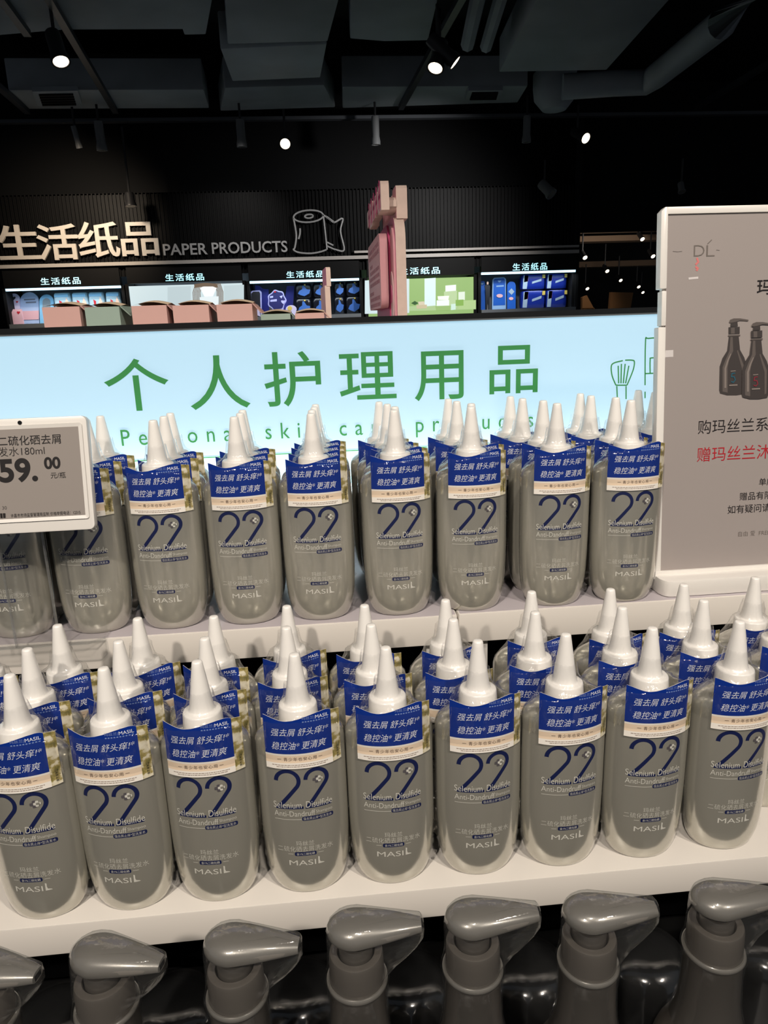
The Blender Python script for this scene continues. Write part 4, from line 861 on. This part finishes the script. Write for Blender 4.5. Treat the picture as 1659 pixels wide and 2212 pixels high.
#%%POSTER
# ------------------------------------------------------------------ poster stand
yb = .645; tl = R(5.5)
bl = PT(1412, 1246, yb); pp = Plane((bl.x, yb, bl.z), (1, 0, 0), (0, math.sin(tl), math.cos(tl)))
t = thing('poster_stand', (bl.x+.06, yb, ZU), 'white framed poster stand on the right of the upper shelf', 'poster stand')
hx, H = pp.px(1425, 448); Wp = .21; fw = .0062
gaps = [pp.px(1424, 627)[1], pp.px(1420, 706)[1]]
lo = -.002
mb = MB(); pp.slab(mb, rrect(fw*.5, lo, Wp, H-.0005, .004, 4), -.006, -.0012, m_wplas); local(mb, t).build('back_board', t)
for k, (za, zb_, xo) in enumerate(((lo, gaps[1]-.0006, -.0012), (gaps[1]+.0006, gaps[0]-.0010, .0016), (gaps[0]+.0010, H, -.0004))):
    pts = [(xo, za), (fw, za), (fw, zb_), (xo+(.004 if k == 2 else 0), zb_)]+([(xo, zb_-.004)] if k == 2 else [(xo, zb_-.001)])
    mb = MB(); pp.slab(mb, pts, -.007, .0022, m_wplas); local(mb, t).build('side_frame', t, bevel=.0008)
mb = MB(); pp.slab(mb, [(.003, H-.0064), (Wp, H-.0064), (Wp, H), (.004, H)], -.007, .002, m_wplas); local(mb, t).build('top_frame', t, bevel=.0008)
zb1 = pp.px(1500, 1228)[1]
mb = MB(); pp.slab(mb, [(.0, lo-.004), (Wp, lo-.004), (Wp, zb1), (.0, zb1)], -.007, .003, m_wplas); local(mb, t).build('bottom_frame', t, bevel=.001)
m_poster = mat('poster_sheet', (160, 151, 147), .3, coat=1)
mb = MB(); pp.slab(mb, [(fw, zb1), (Wp, zb1), (Wp, H-.0064), (fw, H-.0064)], -.0012, .0002, m_poster); psheet = local(mb, t).build('poster_sheet', t, smooth=False)
pk = mat('poster_black', (30, 24, 24), .35, coat=1); pr = mat('poster_red', (178, 28, 40), .35, coat=1); pg = mat('poster_grey', (112, 104, 98), .35, coat=1)
mb = MB()
def pl_(body, m, x0, y0, y1, x1=None, **k):
    a = pp.px(x0, y0); b = pp.px(x0, y1); pp.draw(mb, fit(body, a[0], a[1], (pp.px(x1, y0)[0] if x1 else None), b[1], **k), m, .0005)
pl_('玛丝兰', pk, 1634, 637, 603, offset=.012)
pl_('购玛丝兰系列', pk, 1507, 938, 908, offset=-.002); pl_('赠玛丝兰沐浴', pr, 1505, 998, 967, offset=-.002)
pl_('单店', pk, 1639, 1049, 1033); pl_('赠品有限', pk, 1597, 1081, 1064); pl_('如有疑问请咨', pk, 1571, 1110, 1092); pl_('自由 爱  FREE', pg, 1594, 1159, 1148, offset=-.012)
pl_('D', pg, 1498, 554, 530, 1521, offset=-.014); pl_('L', pg, 1525, 554, 530, 1543, offset=-.014)
pp.draw(mb, ribbon([pp.px(*p) for p in ((1528, 527), (1532, 523), (1537, 518))], .0007), pg, .0005)
for L_ in (((1453, 543), (1463, 544), (1473, 543)), ((1547, 540), (1554, 541))): pp.draw(mb, ribbon([pp.px(*p) for p in L_], .0003), pg, .0005)
m_sm = mat('red_smear', (214, 120, 118), .4, coat=1); m_ws = mat('white_smear', (214, 208, 206), .4, coat=1)
for L_, w in ((((1505, 557), (1508, 566), (1502, 572)), .0018), (((1502, 576), (1507, 580), (1504, 585)), .0020)): pp.draw(mb, ribbon([pp.px(*p) for p in L_], w), m_sm, .0004)
pp.draw(mb, ribbon([pp.px(*p) for p in ((1487, 602), (1497, 601), (1508, 600))], .0020), m_ws, .0004)
pp.poly(mb, [pp.px(*p) for p in ((1437, 757), (1454, 756), (1454, 771), (1436, 772))], m_ws, .0004)
# printed picture of two pump bottles
gA = mat('print_bottle_dark', (66, 60, 58), .35, coat=1); gB = mat('print_bottle_mid', (96, 88, 84), .35, coat=1); gC = mat('print_bottle_light', (132, 122, 116), .35, coat=1)
local(mb, t).build('poster_print', psheet, smooth=False)
def pbot(ox, oy, ac, h):
    global mb
    mb = MB()
    S_ = lambda pts, m, e: pp.poly(mb, [pp.px(ox+x, oy+y) for x, y in pts], m, h+e)
    S_([(-25, 162), (-27, 155), (-26, 104), (-20, 86), (-10, 70), (-6, 38), (15, 37), (18, 68), (27, 84), (32, 100), (31, 155), (28, 163), (10, 166), (-10, 166)], gA, 0)
    S_([(-20, 158), (-20, 106), (-13, 88), (-5, 70), (-3, 40), (2, 40), (3, 70), (-6, 90), (-9, 106), (-9, 160)], gB, .0001)
    S_([(-16, 150), (-16, 108), (-10, 90), (-3, 76), (-1, 76), (-7, 92), (-12, 108), (-12, 150)], gC, .0002)
    S_([(22, 156), (22, 108), (16, 88), (11, 70), (13, 68), (20, 86), (27, 104), (26, 154)], gB, .0001)
    S_([(-7, 34), (-7, 19), (17, 18), (17, 33)], gA, .0002); S_([(-2, 33), (-2, 20), (6, 20), (6, 33)], gB, .0003); S_([(-8, 36), (18, 35), (18, 38), (-8, 39)], gB, .0003)
    S_([(-3, 18), (-2, 6), (12, 6), (13, 17)], gA, .0002); S_([(-6, 8), (-4, 3), (4, 0), (18, 0), (36, 3), (35, 6), (18, 5), (6, 8), (-5, 10)], gB, .0004)
    pp.draw(mb, ribbon([pp.px(ox+x, oy+y) for x, y in ((7, 118), (0, 119), (-1, 126), (5, 126), (7, 133), (3, 138), (-2, 136))], .0010), ac, h+.0004)
    S_([(-3, 113), (8, 112), (8, 114), (-3, 115)], gC, .0004); S_([(-6, 143), (12, 142), (12, 145), (-6, 146)], gC, .0004)
    local(mb, t).build('bottle_picture', psheet, smooth=False)
pbot(1580, 688, mat('print_teal', (40, 92, 110), .35, coat=1), .0005); pbot(1628, 696, mat('print_wine', (130, 44, 56), .35, coat=1), .0010)
xq = PZ(1410, 1276, ZU).x
mb = MB(); pts = [(xq+.010, .6235), (xq+Wp, .6235), (xq+Wp, .672), (xq+.006, .672), (xq+.0015, .668), (xq, .655), (xq, .634), (xq+.002, .628), (xq+.005, .6245)]
mb.prism([(p[0], p[1], ZU+.0005) for p in pts], (0, 0, .0165), m_wplas); local(mb, t).build('base', t, bevel=.0025)
